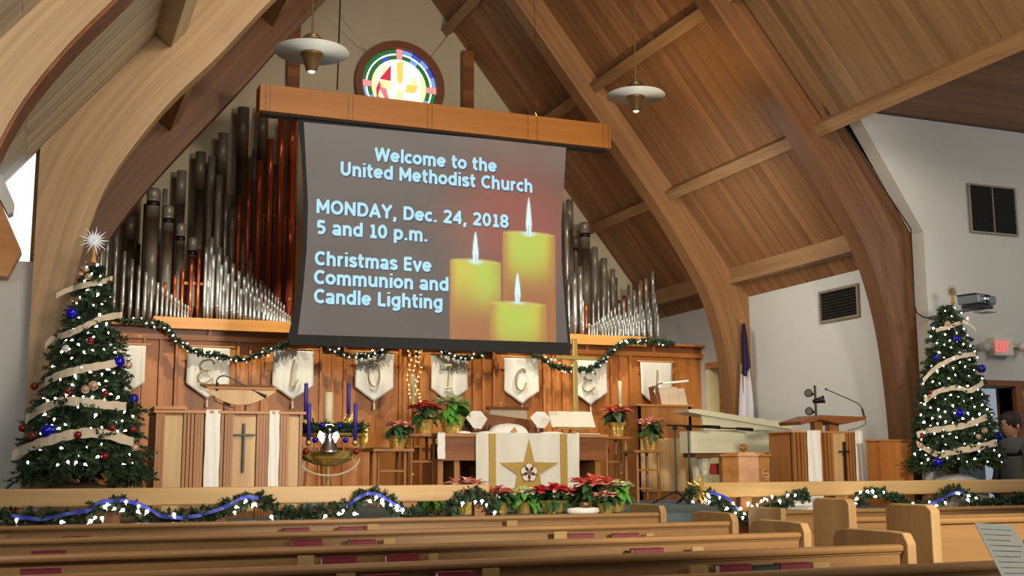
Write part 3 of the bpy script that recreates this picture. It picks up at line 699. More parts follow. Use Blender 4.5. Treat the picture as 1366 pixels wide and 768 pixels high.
# ================================================================ organ pipes
org = empty('pipe_organ', (4.2, 14.5, 2.95), 'exposed ranks of metal and copper organ pipes standing above the panelled wall', 'pipe organ')
PIPES = 0
PZ0 = 2.95
def pipe(px, py, wpx, Y, mt, band=False, z0=None, foot=True):
    global PIPES; PIPES += 1
    t = PY(px, py, Y); r = wpx*mpp(px, py, Y)/2/1.0; z0 = PZ0 if z0 is None else z0; H = t.z-z0
    n = 14 if r > .03 else 10
    mouth = z0+min(.35, H*.22)
    prof = [(r*.25, z0), (r*.9, mouth-.02), (r*1.0, mouth), (r*.93, mouth+.001), (r*.93, t.z-H*.22), (r*1.0, t.z-H*.22+.002), (r*1.0, t.z), (r*.86, t.z), (r*.86, t.z-.04)]
    if H > .9 and r > .05: prof[4] = (r*.95, t.z-H*.2)
    o = MB().lathe((t.x, Y, 0), prof, n).build('pipe', M[mt], org, True)
    if band:
        zb_ = t.z-.16
        MB().lathe((t.x, Y, 0), [(r*.9, zb_-.05), (r*1.03, zb_-.05), (r*1.03, zb_+.01), (r*.9, zb_+.01)], n).build('stopper', M['black'], o, True)
        MB().lathe((t.x, Y, 0), [(r*1.02, t.z-.13), (r*1.05, t.z-.02), (r*.8, t.z+.01), (0.001, t.z+.012)], n).build('cap', M[mt], o, True)
    return o
def L2(cx, cy): return 130+cx/2.955, 180+cy/2.955
for cx, cy, wd_, b in ((222, 215, 52, 1), (281, 282, 44, 1), (330, 352, 36, 1), (377, 408, 34, 1), (432, 440, 22, 0)):
    pipe(*L2(cx, cy), wd_/2.955, 14.35, 'zinc', b)
for cx, cy, wd_, m_ in ((267, 213, 20, 'zinc'), (190, 272, 16, 'zincdark'), (333, 142, 38, 'zinc'), (408, 68, 40, 'zincdark'), (452, 85, 30, 'zinc'), (497, -5, 40, 'zinc'), (576, -106, 48, 'zincdark'), (655, -110, 40, 'zincdark'), (740, -60, 36, 'zincdark'),
                      (133, 320, 36, 'zincdark'), (75, 366, 30, 'zincdark'), (162, 430, 18, 'zincdark'), (620, 60, 22, 'zincdark'), (700, 120, 26, 'zincdark'), (756, -80, 24, 'zincdark')):
    pipe(*L2(cx, cy), wd_/2.955, 14.85, m_)
for cx, cy, wd_ in ((482, 160, 30), (509, 232, 18), (535, 285, 26), (575, 385, 22), (602, 462, 18), (628, 527, 14), (650, 575, 13), (668, 615, 12), (555, 345, 12)):
    pipe(*L2(cx, cy), wd_/2.955, 14.55, 'zinc' if wd_ > 24 else 'tin')
for cx, cy, wd_ in ((560, 238, 18), (598, 175, 21), (640, 103, 25), (684, 18, 27), (727, -60, 30), (771, -60, 32), (403, 450, 16), (372, 490, 16), (338, 525, 14), (307, 553, 14), (268, 580, 11)):
    pipe(*L2(cx, cy), wd_/2.955, 14.25 if cx > 500 else 14.2, 'copper')
for cx, cy, wd_ in ((20, 380, 14), (42, 395, 15), (76, 420, 15), (108, 458, 15), (138, 490, 14), (166, 516, 14), (192, 540, 13), (216, 562, 13), (239, 582, 12), (258, 598, 11), (276, 612, 10), (292, 628, 10), (307, 640, 9), (321, 652, 9), (335, 660, 8), (347, 668, 8), (358, 672, 7)):
    pipe(*L2(cx, cy), wd_/2.955, 14.05, 'tin')
    if cx > 90: pipe(*L2(cx-7, cy+60 if cy < 600 else cy+25), wd_/2.955*.8, 14.15, 'zinc')
fr = [(450, 405, 21), (481, 443, 20), (508, 478, 18), (535, 507, 17), (559, 537, 16), (580, 560, 15), (597, 580, 14), (612, 597, 13), (630, 602, 13), (648, 622, 12), (663, 632, 12), (676, 645, 11), (688, 655, 10), (699, 665, 10), (710, 675, 9), (721, 684, 9), (731, 692, 8), (741, 700, 8), (750, 708, 7), (758, 715, 7)]
for i, (cx, cy, wd_) in enumerate(fr):
    pipe(*L2(cx, cy), wd_/2.955, 14.05, 'tin')
    if i < 14: pipe(*L2(cx+8, cy+(70 if cy < 560 else 40)), wd_/2.955*.75, 13.96, 'tin')
    if 4 < i < 16: pipe(*L2(cx+14, cy-45+i*2), wd_/2.955*.75, 14.2, 'tin')
for cx, cy, wd_ in ((430, 440, 14), (438, 570, 13), (498, 590, 13), (511, 600, 12)): pipe(*L2(cx, cy), wd_/2.955, 14.0, 'tin')
MB().bb((PY(*L2(320, 587), 14.3).x, 14.3, PY(*L2(320, 587), 14.3).z), (PY(*L2(430, 575), 14.3).x, 14.32, PY(*L2(320, 583), 14.3).z+.02)).build('pipe_stay', M['oak_x'], org)
q = PY(*L2(650, 318), 14.4); q2 = PY(*L2(760, 322), 14.4); MB().bb((q.x, 14.38, q.z-.02), (q2.x, 14.4, q.z+.02)).build('pipe_stay', M['oak_x'], org)
def R2(cx, cy): return 750+cx/3.843, 260+cy/3.843
for cx, cy, wd_, b, Y, m_ in ((37, 25, 34, 0, 14.7, 'zinc'), (22, 95, 24, 0, 14.5, 'tin'), (68, 218, 26, 1, 14.75, 'zincdark'), (115, 145, 46, 1, 14.75, 'zinc'), (165, 268, 30, 0, 14.8, 'zinc'), (213, 325, 30, 0, 14.8, 'zinc'), (258, 380, 23, 0, 14.8, 'zinc'), (273, 425, 18, 0, 14.8, 'zincdark'),
                          (62, 400, 24, 0, 14.1, 'tin'), (92, 367, 22, 0, 14.15, 'tin'), (104, 540, 14, 0, 14.0, 'tin'), (32, 435, 16, 0, 14.2, 'tin'), (122, 560, 16, 0, 14.3, 'copper'), (158, 548, 11, 0, 14.4, 'tin'), (185, 525, 12, 0, 14.4, 'tin'), (210, 495, 13, 0, 14.4, 'tin'), (236, 460, 14, 0, 14.4, 'tin'),
                          (340, 466, 10, 0, 14.7, 'zincdark'), (403, 438, 18, 0, 14.7, 'oak'), (433, 400, 14, 0, 14.7, 'oak'), (372, 468, 22, 0, 14.6, 'copper'), (318, 516, 22, 0, 14.5, 'copper'), (292, 540, 20, 0, 14.5, 'copper'), (268, 572, 16, 0, 14.5, 'copper')):
    pipe(*R2(cx, cy), wd_/3.843, Y, m_, b)
fr = [(137, 658, 14), (152, 664, 8), (165, 655, 9), (178, 647, 9), (191, 638, 10), (205, 628, 10), (220, 618, 10), (235, 605, 11), (252, 592, 11), (270, 575, 12), (291, 555, 13), (315, 535, 14), (341, 513, 14), (369, 487, 15), (396, 458, 15), (428, 427, 16), (463, 390, 16)]
for i, (cx, cy, wd_) in enumerate(fr):
    pipe(*R2(cx, cy), wd_/3.843, 14.2, 'tin')
    H = 725-cy
    for k, (dx, fr_, yy) in enumerate(((11, .66, 14.1), (20, .5, 14.02), (27, .34, 13.95))):
        if i > 3: pipe(*R2(cx+dx*(.5+i/32), 725-H*(fr_+(.08 if i < 10 else 0))), wd_/3.843*.85, yy, 'tin')
print('pipes', PIPES)

# ================================================================ banners
RT = PY(250, 462, PYL-.08).z
def strokes(kind):
    if kind == 'E': return [[(.45, .72), (.2, .86), (-.25, .8), (-.42, .62), (-.2, .5), (.15, .5), (-.2, .48), (-.5, .3), (-.42, .1), (-.1, .05), (.35, .22)]]
    if kind == 'J': return [[(.1, .95), (-.02, .6), (-.05, .3), (-.12, .08), (.0, .0), (.2, .12), (.34, .25)]]
    if kind == 'O': return [[(.35*cos(a), .5+.42*sin(a)) for a in [i*2*pi/16 for i in range(17)]], [(-.4, .75), (-.1, .95), (.3, .85)]]
    if kind == 'I': return [[(-.3, .9), (.2, .92)], [(.05, .9), (0, .5), (-.05, .1)], [(-.3, .06), (.2, .1)]]
    if kind == 'C': return [[(.3, .72), (.12, .88), (-.15, .8), (-.36, .5), (-.34, .2), (-.1, .05), (.15, .12), (.34, .34)]]
    if kind == '!': return [[(.1, .98), (.04, .6), (.0, .3)], [(-.04, .1), (-.05, .04)]]
    if kind == 'R': return [[(-.3, .0), (-.25, .5), (-.2, .95)], [(-.3, .9), (.2, .95), (.3, .7), (.1, .5), (-.2, .45)], [(0, .45), (.2, .2), (.4, .02)]]
word = {'R': 'half hidden behind the left Christmas tree', 'E': 'nearest the left pulpit microphone', 'J': 'right of the pulpit reading desk', 'O': 'above the tall white pillar candle', 'I': 'above the white poinsettia on the altar', 'C': 'above the draped altar centre', 'e': 'behind the brass altar cross', '!': 'behind the organ console lamp'}
for i, (cx, ch) in enumerate(zip(BX, ['R', 'E', 'J', 'O', 'I', 'C', 'e', '!'])):
    if i == 0: cx = xp(160)+.02
    hw = .245; zt_ = RT-.0; zb_ = zt_-.43; zp = zt_-.60; yb = PYL-.10
    nm = {'!': 'a gold exclamation mark', 'e': 'a gold script letter E'}.get(ch, 'a gold script letter '+ch)
    t = empty('banner', (cx, yb, zp), 'white satin pennant with %s, %s' % (nm, word[ch]), 'banner', 'white pennants on the panelling')
    nx_, nz_ = 16, 18; g = []; 
    rr = random.Random(i)
    ph = rr.random()*6
    for s_ in (0, 1):
        for b_ in range(nz_+1):
            for a_ in range(nx_+1):
                u = a_/nx_*2-1; v = b_/nz_; bottom = zb_+(zp-zb_)*(1-abs(u)); z = zt_+(bottom-zt_)*v
                g.append((cx+u*hw*(1-.02*sin(v*3)), yb+.012*sin(u*5+ph+v*1.5)*v+.008*sin(u*11+ph)*v+s_*.006, z))
    W_ = nx_+1; fs = []
    for b_ in range(nz_):
        for a_ in range(nx_):
            k = b_*W_+a_; fs.append((k, k+1, k+W_+1, k+W_)); k += W_*(nz_+1); fs.append((k, k+W_, k+W_+1, k+1))
    k2 = W_*(nz_+1)
    for b_ in range(nz_): 
        for a_ in (0, nx_): k = b_*W_+a_; fs.append((k, k+W_, k+W_+k2, k+k2))
    for a_ in range(nx_):
        for b_ in (0, nz_): k = b_*W_+a_; fs.append((k, k+1, k+1+k2, k+k2))
    MB().add(g, fs).build('cloth', M['banner'], t, True)
    MB().tube([(cx-hw-.05, yb-.002, zt_+.006), (cx+hw+.05, yb-.002, zt_+.006)], .008).build('rod', M['ledge'], t)
    MB().lathe((cx, yb, zp-.10), [(.004, .0), (.013, .005), (.009, .07), (.004, .08), (.003, .11)], 8).build('tassel', M['ribbon'], t)
    if ch == 'R': continue
    lm = MB()
    for st in strokes(ch.upper()):
        pts = [Vector((cx-.015+x*.20, yb-.024, zt_-.44+z*.34)) for x, z in st]
        if len(pts) > 2: pts = catmull(pts, 4)
        lm.tube(pts, .011, 5); lm.build('lettering', M['script'], t); lm = MB()
    if ch == 'I':
        for dx in (-.11, .04):
            lm.tube([Vector((cx+dx+.02*cos(a), yb-.026, zt_-.16+.02*sin(a))) for a in [k*pi/4 for k in range(9)]], .007, 5); lm.build('lettering', M['script'], t); lm = MB()
# ================================================================ evergreen: trees and garlands
def star_mesh(mt, r=.02):      # small bulb with spikes shaped like its star flare
    mb = MB()
    mb.ball((0, 0, 0), r*.8, 8, 5)
    for k in range(5):      # flare points modelled around the bulb, sharing its glow
        a = 2*pi*k/5; d = Vector((cos(a), 0, sin(a))); s_ = Vector((0, r*.35, 0)); q_ = Vector((-sin(a), 0, cos(a)))*r*.35
        mb.add([d*r*.5+s_, d*r*.5+q_, d*r*.5-s_, d*r*.5-q_, d*r*1.9], [(0, 1, 4), (1, 2, 4), (2, 3, 4), (3, 0, 4)]); me = mb.mesh('bulb'); me.materials.append(mt); return me
BULB = star_mesh(M['bulb'], .0105); BULBS = star_mesh(M['bulb'], .0095); WBULB = star_mesh(M['warmbulb'], .009)
def sprig(mb, p, d, L, n=9, wn=.006, nl=.045, rnd=random):
    """one twig with needles as thin flat blades"""
    d = d.normalized(); side = d.orthogonal().normalized(); b2 = d.cross(side)
    mb.add([p, p+d*L, p+d*L+side*.004, p+side*.004], [(0, 1, 2, 3)])
    for i in range(n):
        t = (i+.5)/n; q = p+d*(L*t); a = rnd.random()*2*pi; o = side*cos(a)+b2*sin(a)
        e = q+(o*.8+d*.65).normalized()*nl*(1.1-.5*t); wv = o.cross(d)*wn
        mb.add([q-wv, q+wv, e], [(0, 1, 2)])
def christmas_tree(base, H, R, label, seed, lean=0, nsp=1500, skew=None):
    rnd = random.Random(seed); t = empty('christmas_tree', base, label, 'christmas tree'); bx, by, bz = base
    mb = MB(); prof = skew or (lambda v: 1-v)
    levels = 17
    for k in range(levels):
        v = k/(levels-1); z = bz+H*(.0+v*.97); rr = R*prof(v)+.03
        nb = max(5, int(15*(1-v)+6))
        for j in range(nb):
            a = 2*pi*(j+.5*(k % 2))/nb+rnd.uniform(-.15, .15); L = rr*rnd.uniform(.86, 1.1)
            dz = -.12*L-.02; tip = Vector((bx+cos(a)*L, by+sin(a)*L, z+dz+rnd.uniform(-.03, .03))); root = Vector((bx, by, z+.10*(1-v)+.02))
            nseg = max(3, int(L/.05))
            for s_ in range(nseg):
                u = (s_+.6)/nseg
                if u < .28: continue
                p = root.lerp(tip, u)+Vector((0, 0, .03*sin(u*pi)))
                for m_ in range(3):
                    d = (tip-root).normalized()*.8+Vector((rnd.uniform(-1, 1), rnd.uniform(-1, 1), rnd.uniform(-.7, .5)))*.75
                    sprig(mb, p, d, .07+.05*(1-v), 9, .012, .05, rnd)
    f = mb.build('foliage', M['needles'], t); f['kind'] = 'stuff'
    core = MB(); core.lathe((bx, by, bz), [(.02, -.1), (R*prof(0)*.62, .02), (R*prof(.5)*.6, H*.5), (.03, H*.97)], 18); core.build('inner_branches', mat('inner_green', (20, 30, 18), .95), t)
    MB().tube([(bx, by, ZF+.02), (bx, by, bz+H*.98)], [.028, .008], 8).build('trunk', M['bark'], t)
    st = MB()
    for k in range(4): a = pi/4+k*pi/2; st.tube([(bx, by, ZF+.12), (bx+.2*cos(a), by+.2*sin(a), ZF+.015)], .012, 6)
    st.tube([(bx, by, ZF+.01), (bx, by, ZF+.2)], .04, 10); st.build('stand', M['black'], t)
    return t, prof
def tsurf(base, H, R, prof, px, py, out=1.0):
    """point of the cone of foliage facing the viewer along the ray through (px,py)"""
    bx, by, bz = base; d = ray(px, py); best = None
    y = by-R*1.2
    while y < by:
        q = CAM+d*(y/d.y); v = (q.z-bz)/H; rr = (R*prof(max(0, min(1, v)))+.03)*out
        if (q.x-bx)**2+(q.y-by)**2 <= rr*rr: return q
        if best is None or abs(math.hypot(q.x-bx, q.y-by)-rr) < best[0]: best = (abs(math.hypot(q.x-bx, q.y-by)-rr), q)
        y += .01
    return best[1]
def ribbon_band(name, base, H, R, prof, pxs, wd_, label, grp):
    pts = []
    pp = catmull([Vector((a, b, 0)) for a, b in pxs], 6)
    for q in pp: pts.append(tsurf(base, H, R, prof, q.x, q.y, 1.06)+Vector((0, -.015, 0)))
    ws_ = [Vector((0, .3, 1)).normalized()*(wd_*(1+.12*sin(i*1.7))) for i in range(len(pts))]
    o = MB().ribbon(pts, ws_, .004).build(name, M['ribbon'], smooth=False); return tag(o, label, 'ribbon', grp)
def bauble(c, r, mt, label, grp):
    t = MB().ball((c.x, c.y, c.z-r), r, 16, 10).build('bauble', M[mt], None, True); tag(t, label, 'ornament', grp)
    MB().lathe((c.x, c.y, c.z+r*.92), [(r*.25, 0), (r*.25, r*.22), (.001, r*.24)], 8).build('cap', M['brass'], t)
    return t
def star(c, r, n, mt, label):
    mb = MB(); rnd = random.Random(3); c = Vector(c)
    mb.ball(c, r*.2, 10, 6)
    dirs = []
    for i in range(n): a = 2*pi*i/n+.05; dirs.append((Vector((cos(a), 0, sin(a))), 1.0 if i % 2 == 0 else .74))
    for i in range(n-2): a = 2*pi*i/(n-2); dirs.append((Vector((cos(a)*.8, -.6, sin(a)*.8)), .62)); dirs.append((Vector((cos(a+.3)*.8, .6, sin(a+.3)*.8)), .62))
    dirs.append((Vector((0, -1, 0)), .7))
    for d, l in dirs:
        d = d.normalized(); s1 = d.orthogonal().normalized()*r*.09; s2 = d.cross(s1); b0 = c+d*r*.12; tip = c+d*r*l
        mb.add([b0+s1, b0+s2, b0-s1, b0-s2, tip], [(0, 1, 4), (1, 2, 4), (2, 3, 4), (3, 0, 4)])
    o = mb.build('tree_star', M[mt]); tag(o, label, 'star')
    MB().lathe((c.x, c.y, c.z-r*1.45), [(.022, 0), (.012, r*.5), (.008, r*1.3)], 8).build('holder', M['ledge'], o)
    return o
# ---- left tree
BL_ = PY(112, 626, 9.32); BL_ = (BL_.x, 9.32, BL_.z+.02); topL = PY(124, 350, 9.32).z
def profL(v): return max(0.02, 1-.82*v**1.0-.18*v**3) if v > .12 else .86+1.15*v-.9*v*v*0
HL = topL-BL_[2]; RL = .405
TL_, _ = christmas_tree(BL_, HL, RL, 'tall Christmas tree with a white starburst top at the foot of the left arch', 11, skew=lambda v: (1-v)**.8*.97+.04)
pl = lambda v: (1-max(0, min(1, v)))**.8*.97+.04
p = PY(126, 321, 9.32); star((p.x, 9.32, p.z), .118, 18, 'screwhite', 'white many-pointed star on top of the left Christmas tree')
bands = [[(75, 395), (88, 388), (110, 381), (135, 376), (150, 372)], [(60, 462), (70, 452), (92, 445), (112, 436), (135, 425), (163, 420)], [(60, 510), (80, 500), (110, 492), (140, 487), (168, 482)],
         [(34, 560), (50, 548), (80, 536), (110, 536), (140, 540), (168, 542)], [(16, 608), (40, 596), (70, 586), (105, 578), (140, 579), (178, 590)]]
nm = ['uppermost', 'second from the top', 'middle', 'second from the bottom', 'lowest']
for i, b_ in enumerate(bands): ribbon_band('ribbon', BL_, HL, RL, pl, b_, .045+.007*i, 'cream sheer ribbon around the left tree, %s band' % nm[i], 'ribbon bands on the left tree')
for (px_, py_), r, m_, lb in (((96, 410), .044, 'blueball', 'highest blue bauble on the left tree'), ((159, 475), .043, 'blueball', 'blue bauble on the right side of the left tree above its middle ribbon'), ((178, 525), .040, 'blueball', 'blue bauble hanging off the right edge of the left tree'), ((64, 565), .05, 'blueball', 'blue bauble on the lower part of the left tree, between two ribbons'),
                              ((114, 355), .026, 'tanball', 'tan bauble just under the star, top one of three'), ((108, 362), .026, 'tanball', 'tan bauble just under the star, left one of three'), ((118, 365), .026, 'tanball', 'tan bauble just under the star, right one of three'),
                              ((125, 508), .036, 'tanball', 'large tan bauble at the middle of the left tree'), ((114, 514), .03, 'tanball', 'small tan bauble beside the large tan one on the left tree'), ((88, 460), .028, 'glassball', 'clear glass bauble on the upper left tree'),
                              ((121, 450), .028, 'redball', 'dark red bauble on the upper left tree'), ((46, 510), .03, 'redball', 'dark red bauble at the left edge of the left tree by the arch'), ((30, 566), .028, 'redball', 'dark red bauble at the far left edge of the lower tree'), ((43, 576), .028, 'redball', 'dark red bauble above the lowest ribbon of the left tree, near its left edge'),
                              ((104, 575), .028, 'redball', 'dark red bauble on the lowest ribbon of the left tree'), ((140, 603), .028, 'redball', 'dark red bauble below the lowest ribbon of the left tree'), ((141, 520), .026, 'redball', 'dark red bauble right of the large tan bauble'), ((178, 568), .026, 'redball', 'dark red bauble at the right edge of the lower left tree'),
                              ((91, 517), .026, 'redball', 'dark red bauble left of the small tan bauble'), ((171, 482), .03, 'tanball', 'tan bauble at the right end of the middle ribbon on the left tree'), ((180, 592), .03, 'tanball', 'tan bauble at the right end of the lowest ribbon'), ((150, 566), .026, 'redball', 'dark red bauble low on the left tree beside a cluster of lights')):
    c = tsurf(BL_, HL, RL, pl, px_, py_, 1.08); bauble(c+Vector((0, -.02, 0)), r, m_, lb, 'baubles on the left tree')
def lights(base, H, R, prof, n, seed, label, me, y0, y1, cx0, cx1, hw0, hw1, pts=()):
    rnd = random.Random(seed); t = empty('light_string', base, label, 'string lights')
    pl_ = []; tries = 0
    while len(pl_) < n and tries < 9000:
        tries += 1; v = rnd.random()**.85; y = y0+(y1-y0)*v; hw = hw0+(hw1-hw0)*v; x = cx0+(cx1-cx0)*v+rnd.uniform(-1, 1)*hw
        if all((x-a)**2+(y-b)**2 > 9.0**2 for a, b in pl_): pl_.append((x, y))
    pl_.sort(key=lambda q: (int(q[1]/14), q[0] if int(q[1]/14) % 2 else -q[0]))
    ws_ = []
    for i, (x, y) in enumerate(pl_):
        c = tsurf(base, H, R, prof, x, y, 1.03)+Vector((0, -.015, 0)); inst('bulb', me, t, c, (rnd.random()*3, rnd.random()*3, 0), (rnd.uniform(.6, 1.25),)*3); ws_.append(c+Vector((0, .035, .0)))
    for k in range(30): a = 2*pi*k/30; v = rnd.random()*.9; rr = (R*prof(v)+.02); inst('bulb', me, t, (base[0]+rr*cos(a)*.98, base[1]+abs(rr*sin(a)), base[2]+H*v))
    MB().tube(ws_, .003, 4).build('wire', mat('green_wire', (24, 40, 22), .6), t)
lights(BL_, HL, RL, pl, 92, 5, 'clear mini lights wound over the left Christmas tree', BULB, 352, 622, 124, 108, 8, 76)
# ---- right tree
BR_ = PY(1275, 610, 8.95); BR_ = (BR_.x, 8.95, BR_.z); HR = PY(1270, 408, 8.95).z-BR_[2]; RR = .35
pr = lambda v: (1-max(0, min(1, v)))**.62*.97+.05
christmas_tree(BR_, HR, RR, 'tall Christmas tree with a dull gold star in front of the corridor door', 23, skew=pr)
p = PY(1270, 389, 8.95); star((p.x, 8.95, p.z), .085, 18, 'starpale', 'dull gold many-pointed star on top of the right Christmas tree')
bands = [[(1247, 441), (1265, 436), (1285, 430), (1300, 440)], [(1230, 508), (1245, 492), (1262, 482), (1280, 475), (1300, 472)], [(1232, 535), (1250, 522), (1275, 517), (1292, 521), (1310, 510)],
         [(1222, 580), (1240, 574), (1265, 571), (1290, 566), (1315, 556)], [(1222, 592), (1250, 606), (1275, 601), (1300, 597), (1328, 590)]]
for i, b_ in enumerate(bands): ribbon_band('ribbon', BR_, HR, RR, pr, b_, .038+.006*i, 'cream sheer ribbon around the right tree, %s band' % nm[i], 'ribbon bands on the right tree')
for (px_, py_), r, m_, lb in (((1274, 447), .032, 'blueball', 'highest blue bauble on the right tree'), ((1247, 473), .032, 'blueball', 'blue bauble near the left edge of the right tree'), ((1307, 486), .042, 'blueball', 'blue bauble hanging off the right tree towards the exit sign'), ((1278, 545), .044, 'blueball', 'blue bauble at the middle of the right tree'),
                              ((1329, 576), .042, 'blueball', 'blue bauble at the lower right edge of the right tree next to the person'), ((1249, 610), .042, 'blueball', 'blue bauble at the bottom of the right tree'), ((1228, 577), .03, 'redball', 'dark red bauble at the lower left of the right tree'), ((1311, 570), .03, 'tanball', 'tan bauble right of centre on the lower right tree'),
                              ((1303, 579), .026, 'tanball', 'small tan bauble under the larger tan one on the right tree'), ((1262, 428), .03, 'tanball', 'tan bauble near the top of the right tree'), ((1226, 590), .028, 'tanball', 'tan bauble at the far lower left of the right tree'), ((1240, 520), .024, 'redball', 'small red bauble on the left side of the right tree')):
    c = tsurf(BR_, HR, RR, pr, px_, py_, 1.08); bauble(c+Vector((0, -.02, 0)), r, m_, lb, 'baubles on the right tree')
lights(BR_, HR, RR, pr, 118, 9, 'clear mini lights wound over the right Christmas tree', BULBS, 408, 618, 1272, 1275, 14, 62)
# tree skirt on the left
p = PY(105, 640, 9.3)
sk = MB(); sk.lathe((p.x+.0, 9.34, ZF), [(.42, 0.005), (.40, .08), (.30, .22), (.2, .27), (.08, .3)], 28, fn=lambda a, z: 1+.06*sin(a*7)+.03*sin(a*13)); tag(sk.build('tree_skirt', M['skirt'], None, True), 'gathered brown cloth skirt under the left Christmas tree', 'tree skirt')
sk = MB(); sk.lathe((BR_[0], 8.97, ZF), [(.30, 0.005), (.28, .12), (.2, .26), (.1, .3), (.05, .31)], 28, fn=lambda a, z: 1+.06*sin(a*7)+.03*sin(a*13)); tag(sk.build('tree_skirt', M['linen'], None, True), 'white cloth skirt under the right Christmas tree', 'tree skirt')
# radiator grille beside left tree
g = empty('floor_grille', PY(165, 640, 9.75), 'dark mesh grille box standing right of the left tree', 'grille')
a = PY(148, 628, 9.75); b = PY(186, 650, 9.75)
for i in range(9): x = a.x+(b.x-a.x)*i/8; MB().bb((x-.004, 9.75, ZF), (x+.004, 9.757, a.z)).build('bar', M['darkbrass'], g)
for i in range(7): z = ZF+(a.z-ZF)*i/6; MB().bb((a.x, 9.742, z-.004), (b.x, 9.75, z+.004)).build('bar', M['darkbrass'], g)
MB().bb((a.x-.01, 9.78, ZF), (b.x+.01, 9.85, a.z+.02)).build('case', M['dark'], g)

# ---- garlands
def garland(name, pxs, Y, rad, label, cat='garland', seed=1, bulbs=(), bulbme=None, dens=44, group=None, ribbon=None, yfun=None):
    rnd = random.Random(seed); pts = []
    for q in catmull([Vector((a, b, 0)) for a, b in pxs], 6): pts.append(PY(q.x, q.y, Y if yfun is None else yfun(q.x)))
    c = sum(pts, Vector())/len(pts); t = empty(name, c, label, cat, group); mb = MB()
    for i in range(len(pts)-1):
        L = (pts[i+1]-pts[i]).length; n = max(1, int(L*dens*4.2))
        for k in range(n):
            p = pts[i].lerp(pts[i+1], rnd.random()); tg = (pts[i+1]-pts[i]).normalized()
            d = tg*rnd.choice((-.5, .7))+Vector((rnd.uniform(-1, 1), rnd.uniform(-1, .7), rnd.uniform(-1, 1)))
            sprig(mb, p, d, rad*.95, 9, .014, rad*.62, rnd)
    f = mb.build('foliage', M['needles2'], t); f['kind'] = 'stuff'
    MB().tube(pts, rad*.22, 6).build('stem', M['bark'], t)
    if name == 'garland':
        for e_ in (pts[0], pts[len(pts)//2], pts[-1]): MB().tube([(e_.x, PYL+.02, e_.z+.02), (e_.x, e_.y-.01, e_.z+.02)], .006, 5).build('hook', M['brass'], t)
    if bulbs:
        for x, y in bulbs:
            p = PY(x, y, (Y if yfun is None else yfun(x))-rad*.95); inst('bulb', bulbme or BULB, t, p, (rnd.uniform(-.5, .5), rnd.random()*3, 0), (rnd.uniform(.75, 1.15)*(.85 if rad < .056 else 1.35),)*3)
    if ribbon:
        rp = [PY(x, y, (Y if yfun is None else yfun(x))-rad*.72) for x, y in [(q.x, q.y) for q in catmull([Vector((a, b, 0)) for a, b in ribbon], 5)]]
        MB().ribbon(rp, [Vector((.25*sin(i), .2*cos(i*1.3), 1)).normalized()*.026 for i in range(len(rp))], .003).build('blue_ribbon', M['blueribbon'], t)
    return t
YG = PYL-.16
garland('garland', [(160, 428), (190, 429), (218, 434), (232, 448), (255, 466), (290, 474), (322, 479), (350, 471), (375, 461), (398, 455)], YG, .05, 'lit evergreen swag from the left tree across the first pennants', seed=1,
        bulbs=[(178, 424), (189, 424), (195, 431), (203, 430), (206, 436), (219, 437), (226, 440), (231, 447), (234, 455), (244, 457), (250, 458), (244, 462), (250, 468), (262, 469), (273, 470), (281, 471), (290, 477), (308, 479), (315, 481), (325, 479), (329, 483), (342, 476), (350, 469), (358, 474), (362, 465)])
garland('garland', [(424, 458), (440, 466), (462, 474), (485, 475), (505, 470), (522, 462)], YG, .045, 'short lit evergreen swag above the pennant with the letter O', seed=2,
        bulbs=[(428, 458), (434, 460), (440, 466), (447, 469), (452, 465), (459, 473), (466, 476), (475, 476), (483, 478), (492, 474), (500, 471), (497, 467), (510, 466), (516, 461), (520, 460)])
garland('garland', [(576, 461), (592, 469), (610, 476), (632, 476), (650, 468), (664, 462)], YG, .045, 'short lit evergreen swag above the pennant with the two gold rings', seed=3,
        bulbs=[(585, 464), (589, 469), (594, 466), (600, 471), (607, 474), (615, 477), (621, 478), (630, 477), (632, 472), (643, 474), (642, 466), (652, 467), (658, 463), (661, 464)])
garland('garland', [(700, 465), (716, 474), (738, 488), (765, 492), (790, 491), (808, 476), (822, 464), (833, 456), (850, 455), (872, 455), (898, 458)], YG, .055, 'lit evergreen swag from the screen corner up over the right ledge', seed=4,
        bulbs=[(721, 471), (728, 476), (731, 482), (735, 479), (741, 480), (747, 484), (750, 495), (754, 496), (762, 495), (763, 487), (774, 487), (777, 496), (789, 484), (791, 496), (801, 487), (805, 478), (809, 482), (811, 476), (820, 466), (827, 457), (830, 455), (834, 454), (837, 457), (836, 455), (851, 456), (854, 454), (862, 454), (879, 459), (884, 460)])
# vertical gold light strands behind the tall candle
vs_ = empty('light_strand', PY(563, 480, 13.7), 'gold twinkling light strands hanging beside the tall candle', 'string lights')
for k, pts in enumerate(([(544, 462), (547, 480), (543, 500), (546, 520), (548, 535)], [(551, 462), (555, 482), (551, 500), (556, 520), (551, 538)], [(558, 463), (560, 490), (554, 515), (560, 535)])):
    P3 = [PY(x, y, 13.72) for x, y in pts]; MB().tube([P3[0]+Vector((0, .2, 0)), P3[0]], .006, 5).build('hook', M['brass'], vs_); MB().tube(P3, .004, 4).build('strand', M['gold'], vs_)
    for i in range(13):
        s_ = i/12*(len(P3)-1); j = min(int(s_), len(P3)-2); inst('bulb', WBULB, vs_, P3[j].lerp(P3[j+1], s_-j)+Vector((random.uniform(-.02, .02), -.015, 0)))

